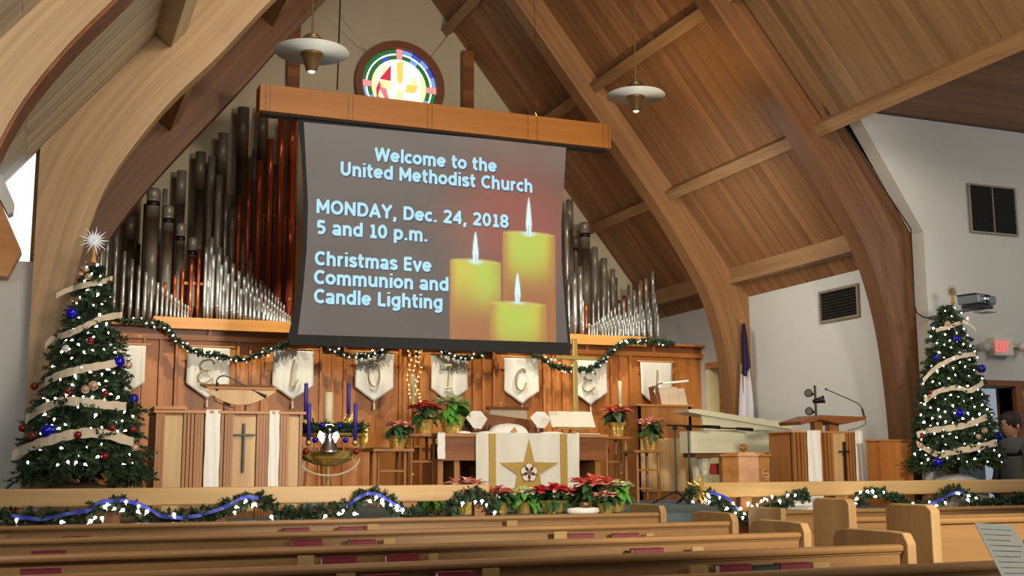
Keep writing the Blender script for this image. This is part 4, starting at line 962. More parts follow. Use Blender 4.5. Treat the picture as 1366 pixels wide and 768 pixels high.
# ================================================================ altar rail with its garland
YR = 8.62
def rail(x0, y0, x1, y1, label, posts):
    a = PY(x0, y0, YR); b = PY(x1, y1, YR); z = (a.z+b.z)/2
    t = empty('altar_rail', ((a.x+b.x)/2, YR, ZF/2), label, 'railing', 'low wooden altar rails')
    MB().bb((a.x, YR-.055, z-.125), (b.x, YR+.055, z)).build('handrail', M['rail'], t, bevel=.012)
    MB().bb((a.x, YR-.03, ZF/2+.06), (b.x, YR+.03, ZF/2+.12)).build('lower_rail', M['oak_x'], t)
    for px_ in posts: x = PY(px_, 660, YR).x; MB().bb((x-.055, YR-.035, ZF/2), (x+.055, YR+.035, z-.125)).build('post', M['oak'], t)
    return z
rail(-40, 653, 650, 645.5, 'long pale wooden altar rail in front of the left tree and pulpit', (20, 150, 290, 440, 545, 640))
rail(923, 641.5, 1400, 640.5, 'pale wooden altar rail in front of the piano and right tree', (992, 1118, 1240, 1345))
gl = [(-10, 690), (30, 690), (75, 688), (110, 690), (130, 676), (160, 672), (190, 686), (230, 692), (268, 688), (300, 678), (330, 666), (352, 668), (372, 684), (400, 684)]
garland('rail_garland', gl, YR-.1, .074, 'evergreen garland with blue ribbon draped along the left stretch of the left altar rail', seed=5, dens=40,
        bulbs=[(22, 693), (82, 696), (121, 695), (127, 690), (136, 691), (140, 676), (143, 673), (153, 678), (164, 680), (168, 669), (185, 675), (184, 682), (196, 682), (232, 686), (313, 683), (315, 676), (328, 668), (338, 673), (362, 689), (340, 672)],
        ribbon=[(15, 688), (55, 692), (95, 684), (120, 680), (132, 670), (150, 668), (170, 668), (195, 676), (215, 688), (245, 690), (270, 686), (300, 676), (325, 663), (345, 664)])
garland('rail_garland', [(395, 684), (430, 682), (455, 680), (470, 672), (490, 660), (510, 664), (535, 680), (560, 688), (590, 686), (606, 672), (624, 660), (645, 664), (660, 680)], YR-.1, .074, 'evergreen garland with blue ribbon on the right stretch of the left altar rail', seed=6, dens=40,
        bulbs=[(434, 688), (452, 685), (458, 681), (473, 685), (493, 668), (502, 663), (510, 667), (511, 672), (521, 673), (530, 675), (530, 680), (537, 680), (617, 671), (634, 669), (643, 668), (649, 673), (660, 683)],
        ribbon=[(462, 676), (478, 664), (492, 658), (508, 661), (522, 670), (540, 680)])
garland('rail_garland', [(920, 655), (940, 660), (958, 668), (980, 684), (1002, 690), (1022, 682), (1040, 672), (1060, 662), (1078, 660)], YR-.1, .074, 'evergreen garland with blue ribbon sagging below the right altar rail in front of the piano', seed=7, dens=48,
        bulbs=[(924, 669), (941, 666), (945, 661), (946, 669), (960, 663), (970, 678), (978, 671), (981, 684), (988, 678), (991, 690), (993, 685), (1003, 675), (1005, 681), (1010, 673), (1016, 668), (1020, 665), (1023, 666), (1030, 662), (1040, 668), (1051, 660), (1061, 660), (998, 671)],
        ribbon=[(945, 656), (960, 660), (975, 668), (985, 680)])
garland('rail_garland', [(1140, 668), (1155, 660), (1172, 657), (1190, 662), (1215, 676), (1240, 672), (1262, 658), (1280, 655), (1300, 668), (1330, 672), (1350, 666), (1380, 660)], YR-.1, .07, 'evergreen garland with blue ribbon on the altar rail below the right tree', seed=8, dens=44,
        bulbs=[(1141, 671), (1143, 665), (1148, 656), (1157, 655), (1164, 655), (1168, 662), (1179, 656), (1218, 671), (1240, 669), (1249, 674), (1261, 670), (1279, 658), (1292, 661), (1302, 664), (1291, 666)],
        ribbon=[(1240, 672), (1256, 666), (1270, 658), (1285, 656)])
# gold tinsel bow at the end of the right rail
gb = PY(932, 655, YR-.12); rnd = random.Random(4); mb = MB()
for i in range(46):
    a = rnd.random()*2*pi; r = rnd.uniform(.03, .12); cpt = gb+Vector((cos(a)*r*.4, rnd.uniform(-.03, .03), sin(a)*r*.6)); e = gb+Vector((cos(a)*r, rnd.uniform(-.05, .02), sin(a)*r*1.2))
    mb.tube([gb+Vector((0, 0, 0)), cpt+Vector((.02*sin(i), -.02, 0)), e, cpt], .005, 4)
o = tag(mb.build('tinsel_bow', M['gold']), 'gold tinsel bow at the left end of the right altar rail', 'bow')
# ================================================================ pulpit
def slats(parent, pxs, Y, z0, z1, mt='oak', w_=.022, d_=.03):
    for x in pxs: q = PY(x, 600, Y).x; MB().bb((q-w_/2, Y-d_, z0), (q+w_/2, Y+.01, z1)).build('slat', M[mt], parent)
YP = 9.8
pu = empty('pulpit', (1.64, YP+.3, ZF), 'wide slatted wooden pulpit with a black cross and a slim microphone', 'pulpit')
xa = PY(206, 600, YP).x; xb = PY(403, 600, YP).x; zt_ = PY(300, 552, YP).z
MB().bb((xa, YP, ZF), (xb, YP+.04, zt_)).build('front_panel', M['oak'], pu)
MB().bb((xa, YP, ZF), (xa+.03, YP+.62, zt_)).build('side_panel', M['oak'], pu)
MB().bb((xb-.03, YP, ZF), (xb, YP+.62, zt_)).build('side_panel', M['oak'], pu)
for x0, x1 in ((216, 242), (309, 340), (383, 398)):
    MB().bb((PY(x0, 600, YP).x, YP-.012, ZF+.05), (PY(x1, 600, YP).x, YP, zt_-.02)).build('inset_panel', M['oak_pale'], pu)
slats(pu, (208, 212, 216, 245, 250, 255, 260, 264, 268, 295, 300, 304, 308, 343, 347, 351, 355, 374, 378, 382, 400), YP, ZF, zt_)
xc = PY(403, 600, YP).x
MB().bb((xa-.02, YP-.045, zt_), (xb+.02, YP+.5, zt_+.025)).build('top_ledge', M['oak_x'], pu, bevel=.004)
q = PY(205, 548, YP); MB().bb((q.x, YP-.04, zt_+.03), (PY(248, 548, YP).x, YP+.4, zt_+.055)).build('side_shelf', M['oak_x'], pu)
def drape(name, px0, px1, Y, zt0, z0, label, cat='cloth', par=None, mt='linen'):
    a = PY(px0, 600, Y).x; b = PY(px1, 600, Y).x; mb = MB(); vs = []; n, m_ = 8, 12
    for k in (0, 1):
        for j in range(m_+1):
            for i in range(n+1): vs.append((a+(b-a)*i/n+.002*sin(j*1.1), Y-.04-.005*k+.003*sin(i*1.4+j*.3), z0+(zt0-z0)*j/m_))
    W_ = n+1; S_ = W_*(m_+1); fs = []
    for j in range(m_):
        for i in range(n): k = j*W_+i; fs += [(k, k+1, k+W_+1, k+W_), (S_+k, S_+k+W_, S_+k+W_+1, S_+k+1)]
    for j in range(m_): k = j*W_; fs += [(k, k+W_, S_+k+W_, S_+k), (k+n, S_+k+n, S_+k+W_+n, k+W_+n)]
    mb.add(vs, fs); mb.bb((a, Y-.05, zt0), (b, Y+.25, zt0+.006))
    return tag(mb.build(name, M[mt]), label, cat)
drape('parament', 272, 292, YP-.0, zt_+.026, ZF+.1, 'white cloth strip hanging down the pulpit left of its black cross', 'cloth')
drape('parament', 357, 371, YP-.0, zt_+.026, ZF+.1, 'white cloth strip hanging down the pulpit right of its black cross', 'cloth')
cr = MB(); c0 = PY(325, 565, YP); c1 = PY(324, 630, YP); cr.bb((c0.x-.008, YP-.045, c1.z), (c0.x+.008, YP-.015, c0.z))
o = cr.build('cross', M['black']); tag(o, 'slim black cross fixed to the front of the pulpit', 'cross')
q = PY(325, 580, YP); MB().bb((q.x-.085, YP-.05, q.z-.007), (q.x+.085, YP-.028, q.z+.007)).build('cross_arm', M['black'], o)
# reading desk with bowed underside
a = PY(276, 540, YP); b = PY(372, 540, YP); zd = PY(320, 520, YP+.1).z; mb = MB(); n = 12
poly = [Vector((a.x+.06, 0, zd+.02)), Vector((b.x-.01, 0, zd+.015))]+[Vector((b.x-.02-(b.x-a.x-.02)*i/n, 0, zd+.005-.13*sin(pi*(i+.7)/(n+1.4)))) for i in range(n+1)]
mb.prism(poly, (0, YP+.10, 0), (0, YP+.12, 0)); mb.build('desk_apron', M['oak_pale'], pu)
MB().box(((a.x+b.x)/2, YP+.3, zd+.04), (b.x-a.x, .44, .02), rx=.12).build('desk_board', M['oak_x'], pu, bevel=.004)
MB().bb((a.x+.17, YP+.2, zt_), (a.x+.22, YP+.28, zd+.02)).build('desk_post', M['oak'], pu); MB().bb((b.x-.24, YP+.2, zt_), (b.x-.19, YP+.28, zd+.02)).build('desk_post', M['oak'], pu)
mic = empty('microphone', PY(289, 520, YP+.15), 'black gooseneck microphone arching over the pulpit desk', 'microphone')
MB().tube(catmull([PY(x, y, YP+.1-.0*i) for i, (x, y) in enumerate([(289, 521), (289, 508), (294, 502), (303, 502), (320, 511), (343, 523)])], 5), .006, 6).build('gooseneck', M['black'], mic)
MB().tube([PY(343, 523, YP+.1), PY(355, 529, YP+.1)], [.008, .016], 8).build('head', M['black'], mic); MB().tube([PY(289, 521, YP+.1), PY(290, 510, YP+.1)], .012, 8).build('grip', M['black'], mic)
cable('cable', catmull([PY(x, y, YP+.07) for x, y in [(286, 527), (286, 533), (294, 538), (312, 544)]], 4), 'black cable curling under the pulpit desk', .005)

# ================================================================ lectern on the right
YLc = 9.85
le = empty('lectern', (PY(1105, 600, YLc).x, YLc+.2, ZF), 'slatted wooden lectern with an open roof-shaped reading desk beside the piano', 'lectern')
xa = PY(1057, 600, YLc).x; xb = PY(1143, 600, YLc).x; zt_ = PY(1100, 577, YLc).z
MB().bb((xa, YLc, ZF), (xb, YLc+.03, zt_)).build('front_panel', M['oak'], le); MB().bb((xa, YLc, ZF), (xa+.03, YLc+.4, zt_)).build('side_panel', M['oak'], le); MB().bb((xb-.03, YLc, ZF), (xb, YLc+.4, zt_)).build('side_panel', M['oak'], le)
MB().bb((PY(1109, 600, YLc).x, YLc-.012, ZF), (PY(1127, 600, YLc).x, YLc, zt_)).build('inset_panel', M['oak_pale'], le)
slats(le, (1058, 1063, 1068, 1072, 1094, 1099, 1104, 1108, 1128, 1132, 1136), YLc, ZF, zt_, w_=.024)
MB().bb((xa-.02, YLc-.03, zt_), (xb+.02, YLc+.42, zt_+.015)).build('top_ledge', M['oak_x'], le)
drape('parament', 1074, 1092, YLc, zt_+.016, ZF+.05, 'white cloth strip on the lectern left of its cross')
drape('parament', 1138, 1148, YLc, zt_+.016, ZF+.05, 'narrow white cloth strip at the right edge of the lectern')
for x0, x1 in ((1097, 1107), (1117, 1129)): MB().bb((PY(x0, 570, YLc).x, YLc+.12, zt_+.01), (PY(x1, 570, YLc).x, YLc+.2, PY(1100, 562, YLc).z+.03)).build('desk_post', M['oak'], le)
rp = [PY(1066, 562, YLc), PY(1092, 553.5, YLc), PY(1155, 556, YLc), PY(1152, 560, YLc), PY(1123, 566, YLc), PY(1093, 559, YLc), PY(1068, 566.5, YLc)]
MB().prism([Vector((v.x, 0, v.z)) for v in rp], (0, YLc-.02, 0), (0, YLc+.36, 0)).build('reading_desk', M['walnut'], le)
cr = MB(); c0 = PY(1122, 589, YLc); cr.bb((c0.x-.008, YLc-.06, PY(1122, 642, YLc).z), (c0.x+.008, YLc-.035, c0.z)); o = cr.build('cross', M['black']); tag(o, 'black cross fixed to the front of the lectern', 'cross')
q = PY(1122, 602, YLc); MB().bb((q.x-.06, YLc-.065, q.z-.007), (q.x+.06, YLc-.04, q.z+.007)).build('cross_arm', M['black'], o)
mic = empty('microphone', PY(1153, 555, YLc), 'black gooseneck microphone rising from the right end of the lectern desk', 'microphone')
MB().tube(catmull([PY(x, y, YLc+.1) for x, y in [(1152, 555), (1150, 545), (1144, 538), (1125, 529), (1104, 520)]], 5), .005, 6).build('gooseneck', M['black'], mic)
MB().tube([PY(1153, 556, YLc+.1), PY(1150, 545, YLc+.1)], .011, 8).build('grip', M['black'], mic); MB().ball(PY(1102, 519, YLc+.1), .013, 8, 6).build('head', M['black'], mic)
cable('cable', catmull([PY(x, y, YLc+.12) for x, y in [(1153, 557), (1155, 562), (1152, 567), (1143, 571), (1131, 574)]], 4), 'thin cable looping below the lectern desk', .004)

# ================================================================ altar and what stands on it
YA = 11.8
al = empty('altar', (PY(703, 600, YA).x, YA+.35, ZF), 'wooden altar table with solid end wings under a white cloth', 'altar')
xa = PY(583, 577, YA).x; xb = PY(812, 577, YA).x; zt_ = PY(700, 578.5, YA).z
MB().bb((xa, YA, zt_-.035), (xb, YA+.7, zt_)).build('table_top', M['oak_x'], al, bevel=.004)
MB().bb((xa+.02, YA+.02, PY(600, 614, YA).z), (xb-.02, YA+.04, zt_-.035)).build('apron', M['walnut'], al)
for x0 in (590, 612, 760, 800): q = PY(x0, 600, YA).x; MB().bb((q-.03, YA+.06, ZF), (q+.03, YA+.6, PY(600, 612, YA).z)).build('leg', M['oak'], al)
MB().bb((xa+.1, YA+.5, ZF), (xb-.1, YA+.53, zt_-.1)).build('back_panel', M['walnut'], al)
xa2 = PY(634, 577, YA).x; xb2 = PY(771, 577, YA).x
fr_ = empty('altar_frontal', ((xa2+xb2)/2, YA, ZF), 'white altar frontal with two gold bands and a gold star around a rose', 'altar cloth')
MB().bb((PY(612, 577, YA).x, YA-.012, zt_), (PY(800, 577, YA).x, YA+.62, zt_+.008)).build('top_cloth', M['linen'], fr_)
vs = []; n = 26
for k in (0, 1):
    for j in range(9):
        for i in range(n+1): vs.append((xa2+(xb2-xa2)*i/n, YA-.016-.006*k+.007*sin(i*.9)*(1-j/10)+.004*sin(i*2.3+j), zt_+.008-(zt_-ZF-.06)*j/8))
W_ = n+1; S_ = W_*9; fs = []
for j in range(8):
    for i in range(n): k = j*W_+i; fs += [(k, k+1, k+W_+1, k+W_), (S_+k, S_+k+W_, S_+k+W_+1, S_+k+1)]
MB().add(vs, fs).build('cloth', M['banner'], fr_, True)
for x0, x1 in ((651, 660), (746, 755)):
    MB().bb((PY(x0, 600, YA).x, YA-.036, ZF+.06), (PY(x1, 600, YA).x, YA-.032, zt_)).build('gold_band', M['goldcloth'], fr_)
sc0 = PY(703.5, 630, YA)
def pp(x, y): v = PY(x, y, YA); return Vector((v.x, 0, v.z))
star_p = [pp(704, 586), pp(711, 616), pp(743, 617), pp(718, 632), pp(722, 660), pp(703, 648), pp(684, 662), pp(688, 632), pp(665, 617), pp(697, 616)]
ctr = pp(703.5, 630); mb = MB()
for i in range(10): mb.prism([ctr, star_p[i], star_p[(i+1) % 10]], (0, YA-.042, 0), (0, YA-.036, 0))
o = mb.build('gold_star', M['goldcloth'], fr_)
for k in range(5):
    a = pi/2+k*2*pi/5+.0; c = ctr+Vector((cos(a)*.055, 0, sin(a)*.055))
    MB().prism([c+Vector((.045*cos(t*pi/5)*1.0, 0, .045*sin(t*pi/5))) for t in range(10)], (0, YA-.052, 0), (0, YA-.047, 0)).build('petal', M['banner'], fr_)
    MB().tube([c+Vector((.047*cos(t*pi/8), YA-.052, .047*sin(t*pi/8))) for t in range(17)], .004, 4).build('petal_outline', M['roseline'], fr_)
for k in range(5):
    a = pi/2+k*2*pi/5+pi/5; MB().tube([ctr+Vector((0, YA-.055, 0)), ctr+Vector((cos(a)*.1, YA-.055, sin(a)*.1))], .004, 4).build('rose_ray', M['roseline'], fr_)
MB().lathe((ctr.x, 0, 0), [(.001, 0), (.02, 0)], 10)
# corner of a second cloth at the left wing
drape('altar_cloth', 582, 592, YA-.0, zt_, PY(585, 612, YA).z, 'short white cloth corner hanging over the left end of the altar')
def veil(px, py, pw, ph, Y, label, triangle=False):     # stiff square of linen over a chalice
    c = PY(px, py, Y); w_ = pw*mpp(px, py, Y)/2; h2 = ph*mpp(px, py, Y)/2
    pts = [(-.95, .25), (-.45, 1), (.5, 1), (1, .1), (.5, -1), (-.3, -.95)]
    mb = MB(); P6 = [c+Vector((a*w_, -.02-(.03 if i % 2 else 0), b*h2)) for i, (a, b) in enumerate(pts)]; ap = c+Vector((.1*w_, -.09, .3*h2)); bk = c+Vector((0, .1, .5*h2))
    mb.add(P6+[ap, bk], [(i, (i+1) % 6, 6) for i in range(6)]+[((i+1) % 6, i, 7) for i in range(6)])
    o = mb.build('chalice_veil', M['linen']); return tag(o, label, 'cloth')
YT = YA+.3
def zin(px, py, Y): return PY(px, py, Y).z
def chalice(px, Y, label, mt='silver'):
    c = PY(px, 560, Y); z = zt_+.008; H = .11
    return tag(MB().lathe((c.x, Y, z), [(.035, 0), (.032, .008), (.008, .02), (.008, .05), (.02, .06), (.033, .085), (.034, .12), (.03, .12)], 14).build('chalice', M[mt], None, True), label, 'chalice')
chalice(634, YA+.22, 'silver chalice under the left folded veil'); chalice(718, YA+.22, 'silver chalice under the right folded veil')
veil(634, 560, 28, 22, YA+.2, 'white folded linen veil standing on the chalice left of the domed cloth')
veil(719, 560, 27, 20, YA+.2, 'white folded linen veil standing on the chalice right of the domed cloth')
c = PY(680, 566, YA+.2); W2 = 27*mpp(680, 566, YA)
dm = MB(); 
for k in range(1):
    prof = [(1, 0), (.98, .012), (.86, .045), (.66, .07), (.4, .085), (.001, .092)]
    dm.lathe((c.x, YA+.24, zt_+.008), [(r*W2, z*1.25) for r, z in prof], 30, 1, .55, fn=lambda a, z: 1+.03*sin(a*9))
o = tag(dm.build('bread_cover', M['linen'], None, True), 'broad domed white cloth over the communion plate, gold triangle on its front', 'cloth')
tri = [Vector((c.x-.04, 0, zt_+.02)), Vector((c.x+.045, 0, zt_+.02)), Vector((c.x+.012, 0, zt_+.075))]; MB().prism(tri, (0, YA+.075, 0), (0, YA+.085, 0)).build('gold_triangle', M['goldcloth'], o)
for px_, w_, lb in ((652, 30, 'flat white napkin lying left of the domed cloth'), (737, 28, 'crumpled white napkin lying in front of the open book'), (618, 20, 'white napkin at the far left of the altar cloth')):
    c = PY(px_, 576, YA+.12); ww = w_*mpp(px_, 576, YA)/2; mb = MB(); rnd = random.Random(px_); mb.lathe((c.x, YA+.14, zt_+.009), [(ww, 0), (ww*.95, .012), (ww*.5, .02), (.001, .024)], 14, 1, .7, fn=lambda a, z: 1+.14*sin(a*4+px_)); tag(mb.build('napkin', M['linen'], None, True), lb, 'napkin')
# figures of a small dark nativity group
for k, (px_, h_px) in enumerate(((617, 20), (622, 26), (627, 16), (648, 10), (654, 12), (645, 8))):
    c = PY(px_, 577, YA+.36); s_ = mpp(px_, 577, YA)*h_px
    o = MB().lathe((c.x, YA+.38, zt_+.008), [(s_*.26, 0), (s_*.24, s_*.3), (s_*.14, s_*.68), (s_*.07, s_*.74), (s_*.13, s_*.86), (s_*.09, s_*.98), (.001, s_)], 10).build('figurine', M['bark'], None, True)
    tag(o, ['small dark figurine leftmost behind the white poinsettia edge', 'tallest dark figurine near the left veil', 'short dark figurine touching the left veil', 'tiny dark figurine just right of the left veil', 'tiny dark figurine next to the domed cloth', 'smallest dark figurine behind the left napkin'][k], 'figurine', 'dark figurines on the altar')
# open book on a slanted stand
bk = empty('bible_stand', (PY(765, 577, YA+.25).x, YA+.3, zt_+.008), 'low brass book stand at the right of the altar cloth', 'book stand')
xl, xr = PY(735, 566, YA+.2).x, PY(793, 566, YA+.2).x; zb0 = PY(760, 571, YA+.2).z; xm = (xl+xr)/2
MB().bb((xl+.08, YA+.18, zb0-.01), (xr-.06, YA+.26, zb0+.004)).build('lip', M['brass'], bk); MB().box((xm, YA+.29, zb0+.06), (.36, .012, .16), rx=-.6).build('back_plate', M['brass'], bk)
MB().lathe((xm, YA+.28, zt_+.008), [(.09, 0), (.08, .012), (.015, .02), (.015, zb0+.03-zt_)], 14).build('foot', M['brass'], bk, True)
bo = empty('open_book', (xm, YA+.22, zb0+.004), 'large open book with white pages lying on the brass stand', 'book')
for s_ in (-1, 1):
    mb = MB(); w2 = (xr-xl)/2; n = 6; vs = []
    for dz in (0, 1):
        for i in range(n+1):
            u = i/n; x = xm+s_*w2*u*(1 if dz == 0 else .97); off = .012*sin(pi*u)+.02*(1-dz)
            for (yy, zz_) in ((YA+.19, zb0+.006), (YA+.29, zb0+.006+PY(760, 548, YA+.25).z-PY(760, 569, YA+.25).z)): vs.append((x, yy-off*.9, zz_+off*.3))
    fs = []; Wn = (n+1)*2
    for i in range(n):
        a = 2*i; fs += [(a, a+1, a+3, a+2), (Wn+a, Wn+a+2, Wn+a+3, Wn+a+1), (a, a+2, Wn+a+2, Wn+a), (a+1, Wn+a+1, Wn+a+3, a+3)]
    fs += [(0, Wn, Wn+1, 1), (2*n, 2*n+1, Wn+2*n+1, Wn+2*n)]
    mb.add(vs, fs).build('pages', M['page'], bo)
MB().ribbon([(xm-.005, YA+.262, zb0+.14), (xm-.005, YA+.215, zb0+.06), (xm-.015, YA+.165, zb0-.0), (xm-.01, YA+.155, zb0-.05)], (.012, 0, 0), .003).build('page_ribbon', M['red'], bo)
# tall brass altar cross
YCr = YA+.6
ac = empty('altar_cross', (PY(766, 577, YCr).x, YCr, zt_+.008), 'tall brass cross standing behind the open book', 'cross')
x0 = PY(767, 500, YCr).x; zc = PY(767, 477.5, YCr).z
MB().bb((x0-.029, YCr-.02, zt_+.05), (x0+.029, YCr+.02, PY(767, 452, YCr).z)).build('upright', M['brass'], ac, bevel=.004)
MB().bb((PY(741, 478, YCr).x, YCr-.034, zc-.02), (PY(793, 478, YCr).x, YCr+.0, zc+.02)).build('cross_arm', M['brass'], ac, bevel=.004)
MB().tube([Vector((x0+.045*cos(t*pi/10), YCr-.02, zc+.045*sin(t*pi/10))) for t in range(21)], .007, 5).build('ring', M['brass'], ac)
MB().lathe((x0, YCr, zt_+.008), [(.09, 0), (.085, .02), (.05, .03), (.03, .05)], 16).build('base', M['brass'], ac, True)
# chair back behind the altar
ch = empty('clergy_chair', (PY(680, 577, 13.1).x, 13.2, ZF), 'upholstered high-backed chair standing behind the altar', 'chair'); xa, xb = PY(655, 550, 13.1).x, PY(705, 550, 13.1).x
MB().bb((xa, 13.14, ZF+.4), (xb, 13.2, PY(680, 546, 13.1).z)).build('backrest', M['ribbon'], ch, bevel=.01); MB().bb((xa-.02, 13.12, PY(680, 546, 13.1).z), (xb+.02, 13.22, PY(680, 543, 13.1).z+.01)).build('crest_rail', M['walnut'], ch)
MB().bb((xa, 12.75, ZF+.4), (xb, 13.2, ZF+.48)).build('seat', M['ribbon'], ch)
for sx in (xa+.03, xb-.03):
    for yy in (12.8, 13.17): MB().bb((sx-.02, yy-.02, ZF), (sx+.02, yy+.02, ZF+.4)).build('leg', M['walnut'], ch)
fi = PY(671, 541, 13.1); MB().lathe((fi.x, 13.17, PY(680, 543, 13.1).z+.01), [(.015, 0), (.006, .02), (.014, .04), (.001, .055)], 10).build('finial', M['brass'], ch)
# dark boards on the wings (low cabinet behind)
lc = empty('credenza', (PY(645, 570, 12.9).x, 12.95, ZF), 'low dark wooden cabinet with a sloping top behind the left of the altar', 'cabinet')
a = PY(622, 553, 12.9); b = PY(712, 560, 12.9)
MB().prism([Vector((a.x, 0, ZF)), Vector((b.x, 0, ZF)), Vector((b.x, 0, b.z-.03)), Vector((a.x, 0, a.z+.02))], (0, 12.62, 0), (0, 12.72, 0)).build('body', M['walnut'], lc)

# ================================================================ plants
LEAF = {}
def blade(L, W_, mt, n=4, curl=.25, key=None):
    mb = MB(); vs = []
    for i in range(n+1):
        u = i/n; w_ = W_*sin(pi*min(1, u*.92+.06))*.5; z = -curl*L*u*u+.06*L*sin(pi*u); vs += [(L*u, -w_, z), (L*u, 0, z-.012*L*1.0), (L*u, w_, z)]
    fs = []
    for i in range(n):
        for k in (0, 1): a = 3*i+k; fs.append((a, a+1, a+4, a+3))
    mb.add(vs, fs); me = mb.mesh(key or 'leaf'); me.materials.append(mt); return me
def poinsettia(px, py_top, py_bot, wpx, Y, bract, label, seed, z_base, leafmt='leaf', foil=True, cat='potted plant', blooms=7, group='potted poinsettias'):
    rnd = random.Random(seed); s_ = mpp(px, py_top, Y); c = PY(px, py_bot, Y); x = c.x; zt2 = PY(px, py_top, Y).z; W_ = wpx*s_/2; zb_ = z_base; H = zt2-zb_
    t = empty('poinsettia', (x, Y, zb_), label, cat, group); ph = H*.42; pr_ = W_*.52
    if foil:
        mb = MB(); mb.lathe((x, Y, zb_), [(pr_*.72, 0), (pr_*.8, ph*.3), (pr_*.95, ph*.8), (pr_*1.12, ph*1.0), (pr_*1.2, ph*1.08), (pr_*1.05, ph*1.0), (pr_*.8, ph*.85)], 28, fn=lambda a, z: 1+(.07*sin(a*8+seed)+.04*sin(a*15))*(z/ph)**.6 if z > 0 else 1); mb.build('foil_wrap', M['pot'], t, False)
    MB().lathe((x, Y, zb_+.004), [(pr_*.6, 0), (pr_*.82, ph*.86), (.001, ph*.88)], 14).build('pot', M['bark'], t)
    lm = blade(W_*.75, W_*.36, M[leafmt], 4, .5); bm_ = blade(W_*.54, W_*.36, M[bract], 3, .25, 'bract')
    for k in range(34):
        a = rnd.random()*2*pi; zz_ = zb_+ph+(H-ph)*rnd.uniform(.05, .72); tilt = rnd.uniform(-.3, .5)
        inst('leaf', lm, t, (x+cos(a)*W_*.22, Y+sin(a)*W_*.22, zz_), (rnd.uniform(-.4, .4), tilt, a), (rnd.uniform(.75, 1.1),)*3)
    for b_ in range(blooms):
        a = 2*pi*b_/max(1, blooms-1)+rnd.uniform(-.3, .3); rr = W_*.58 if b_ else 0; cx, cy, cz = x+cos(a)*rr, Y+sin(a)*rr, zt2-.02-(H*.14*(rr/W_) if b_ else 0)-rnd.random()*.02
        for ring_, n_ in ((0, 6), (1, 5)):
            for k in range(n_):
                aa = 2*pi*k/n_+rnd.uniform(-.2, .2)+ring_*.5; inst('bract', bm_, t, (cx, cy, cz+ring_*.01), (rnd.uniform(-.2, .2), -.25-.45*ring_+rnd.uniform(-.2, .2)-.3*cos(aa-a)*0, aa), (rnd.uniform(.8, 1.1)*(1-.3*ring_),)*3)
    stm = MB()
    for k in range(5): a = 2*pi*k/5; stm.tube([(x, Y, zb_+ph*.8), (x+cos(a)*W_*.35, Y+sin(a)*W_*.35, zt2-.03)], .005, 4)
    stm.build('stems', M['leafdark'], t)['kind'] = 'stuff'
    return t
def stand_table(name, px0, px1, py, Y, label, legs=4, cat='plant stand', mt='oak', th=.03, splay=0):
    a = PY(px0, py, Y); b = PY(px1, py, Y); zt2 = a.z; t = empty(name, ((a.x+b.x)/2, Y+(b.x-a.x)/2, ZF), label, cat); d = b.x-a.x
    MB().bb((a.x, Y, zt2-th), (b.x, Y+d, zt2)).build('table_top', M[mt], t, bevel=.003)
    for sx, sy in ((.18, .18), (.82, .18), (.18, .82), (.82, .82)):
        x = a.x+d*sx; y = Y+d*sy; MB().tube([(x, y, zt2-th), (x+(sx-.5)*splay, y+(sy-.5)*splay, ZF)], .018, 6).build('leg', M[mt], t)
    for zz_ in (.25, .6): MB().bb((a.x+d*.18, Y+d*.16, ZF+(zt2-ZF)*zz_), (b.x-d*.18, Y+d*.2, ZF+(zt2-ZF)*zz_+.02)).build('stretcher', M[mt], t)
    return zt2
z1 = stand_table('plant_stand', 498, 553, 598, 11.6, 'small wooden stand holding the pink poinsettia left of the altar')
poinsettia(530, 560, 598, 46, 11.75, 'pink', 'pale pink poinsettia in gold foil on the small stand left of the altar', 1, z1, 'leafdark')
z2 = stand_table('plant_stand', 543, 590, 578, 11.95, 'taller wooden stand touching the left end of the altar', mt='oak')
poinsettia(566, 537, 578, 46, 12.08, 'red', 'red poinsettia in gold foil on the tall stand at the left of the altar', 2, z2, 'leafdark')
poinsettia(603, 529, 577, 58, 12.1, 'whitebract', 'large white and green poinsettia at the left end of the altar', 3, PY(700, 578.5, YA).z, 'leaf', blooms=6)
z3 = stand_table('plant_stand', 805, 845, 582, 12.2, 'wooden stand at the right end of the altar with a coral poinsettia')
poinsettia(823, 541, 582, 40, 12.34, 'coral', 'coral poinsettia in gold foil at the right end of the altar', 4, z3, 'leafdark')
z4 = stand_table('plant_stand', 846, 890, 600, 11.7, 'wooden stand below the organ console with a pink poinsettia')
poinsettia(868, 556, 600, 38, 11.85, 'pink', 'light pink poinsettia in gold foil in front of the organ console', 5, z4, 'leafdark')
YF = 9.35
for k, (px_, yt, w_, br, lb, lf, nb) in enumerate(((582, 657, 50, 'leaf', 'green plant with hardly any colour behind the left rail end, leftmost of the low row', 'leaf', 3), (622, 638, 46, 'pink', 'pale pink poinsettia half hidden behind the end of the left rail', 'leafdark', 7), (665, 651, 44, 'coral', 'small coral poinsettia just left of the white-green one in front of the altar', 'leafdark', 6),
        (700, 653, 48, 'whitebract', 'pale green and white poinsettia low in front of the altar star', 'leaf', 6), (738, 648, 50, 'red', 'red poinsettia low in front of the altar cloth', 'leafdark', 8), (772, 652, 40, 'pink', 'pink poinsettia low beside the folded white napkin', 'leafdark', 6),
        (792, 638, 56, 'coral', 'tallest coral poinsettia of the low row in front of the altar', 'leafdark', 8), (822, 643, 40, 'whitebract', 'lime green poinsettia at the right end of the low row', 'leaf', 6), (808, 656, 34, 'pink', 'small pink poinsettia under the lime green one', 'leafdark', 5))):
    poinsettia(px_, yt-2, 692, w_*1.2, YF+(.15 if k % 2 else 0)-(.2 if k == 8 else 0), br, lb, 10+k, ZF, lf, blooms=nb)
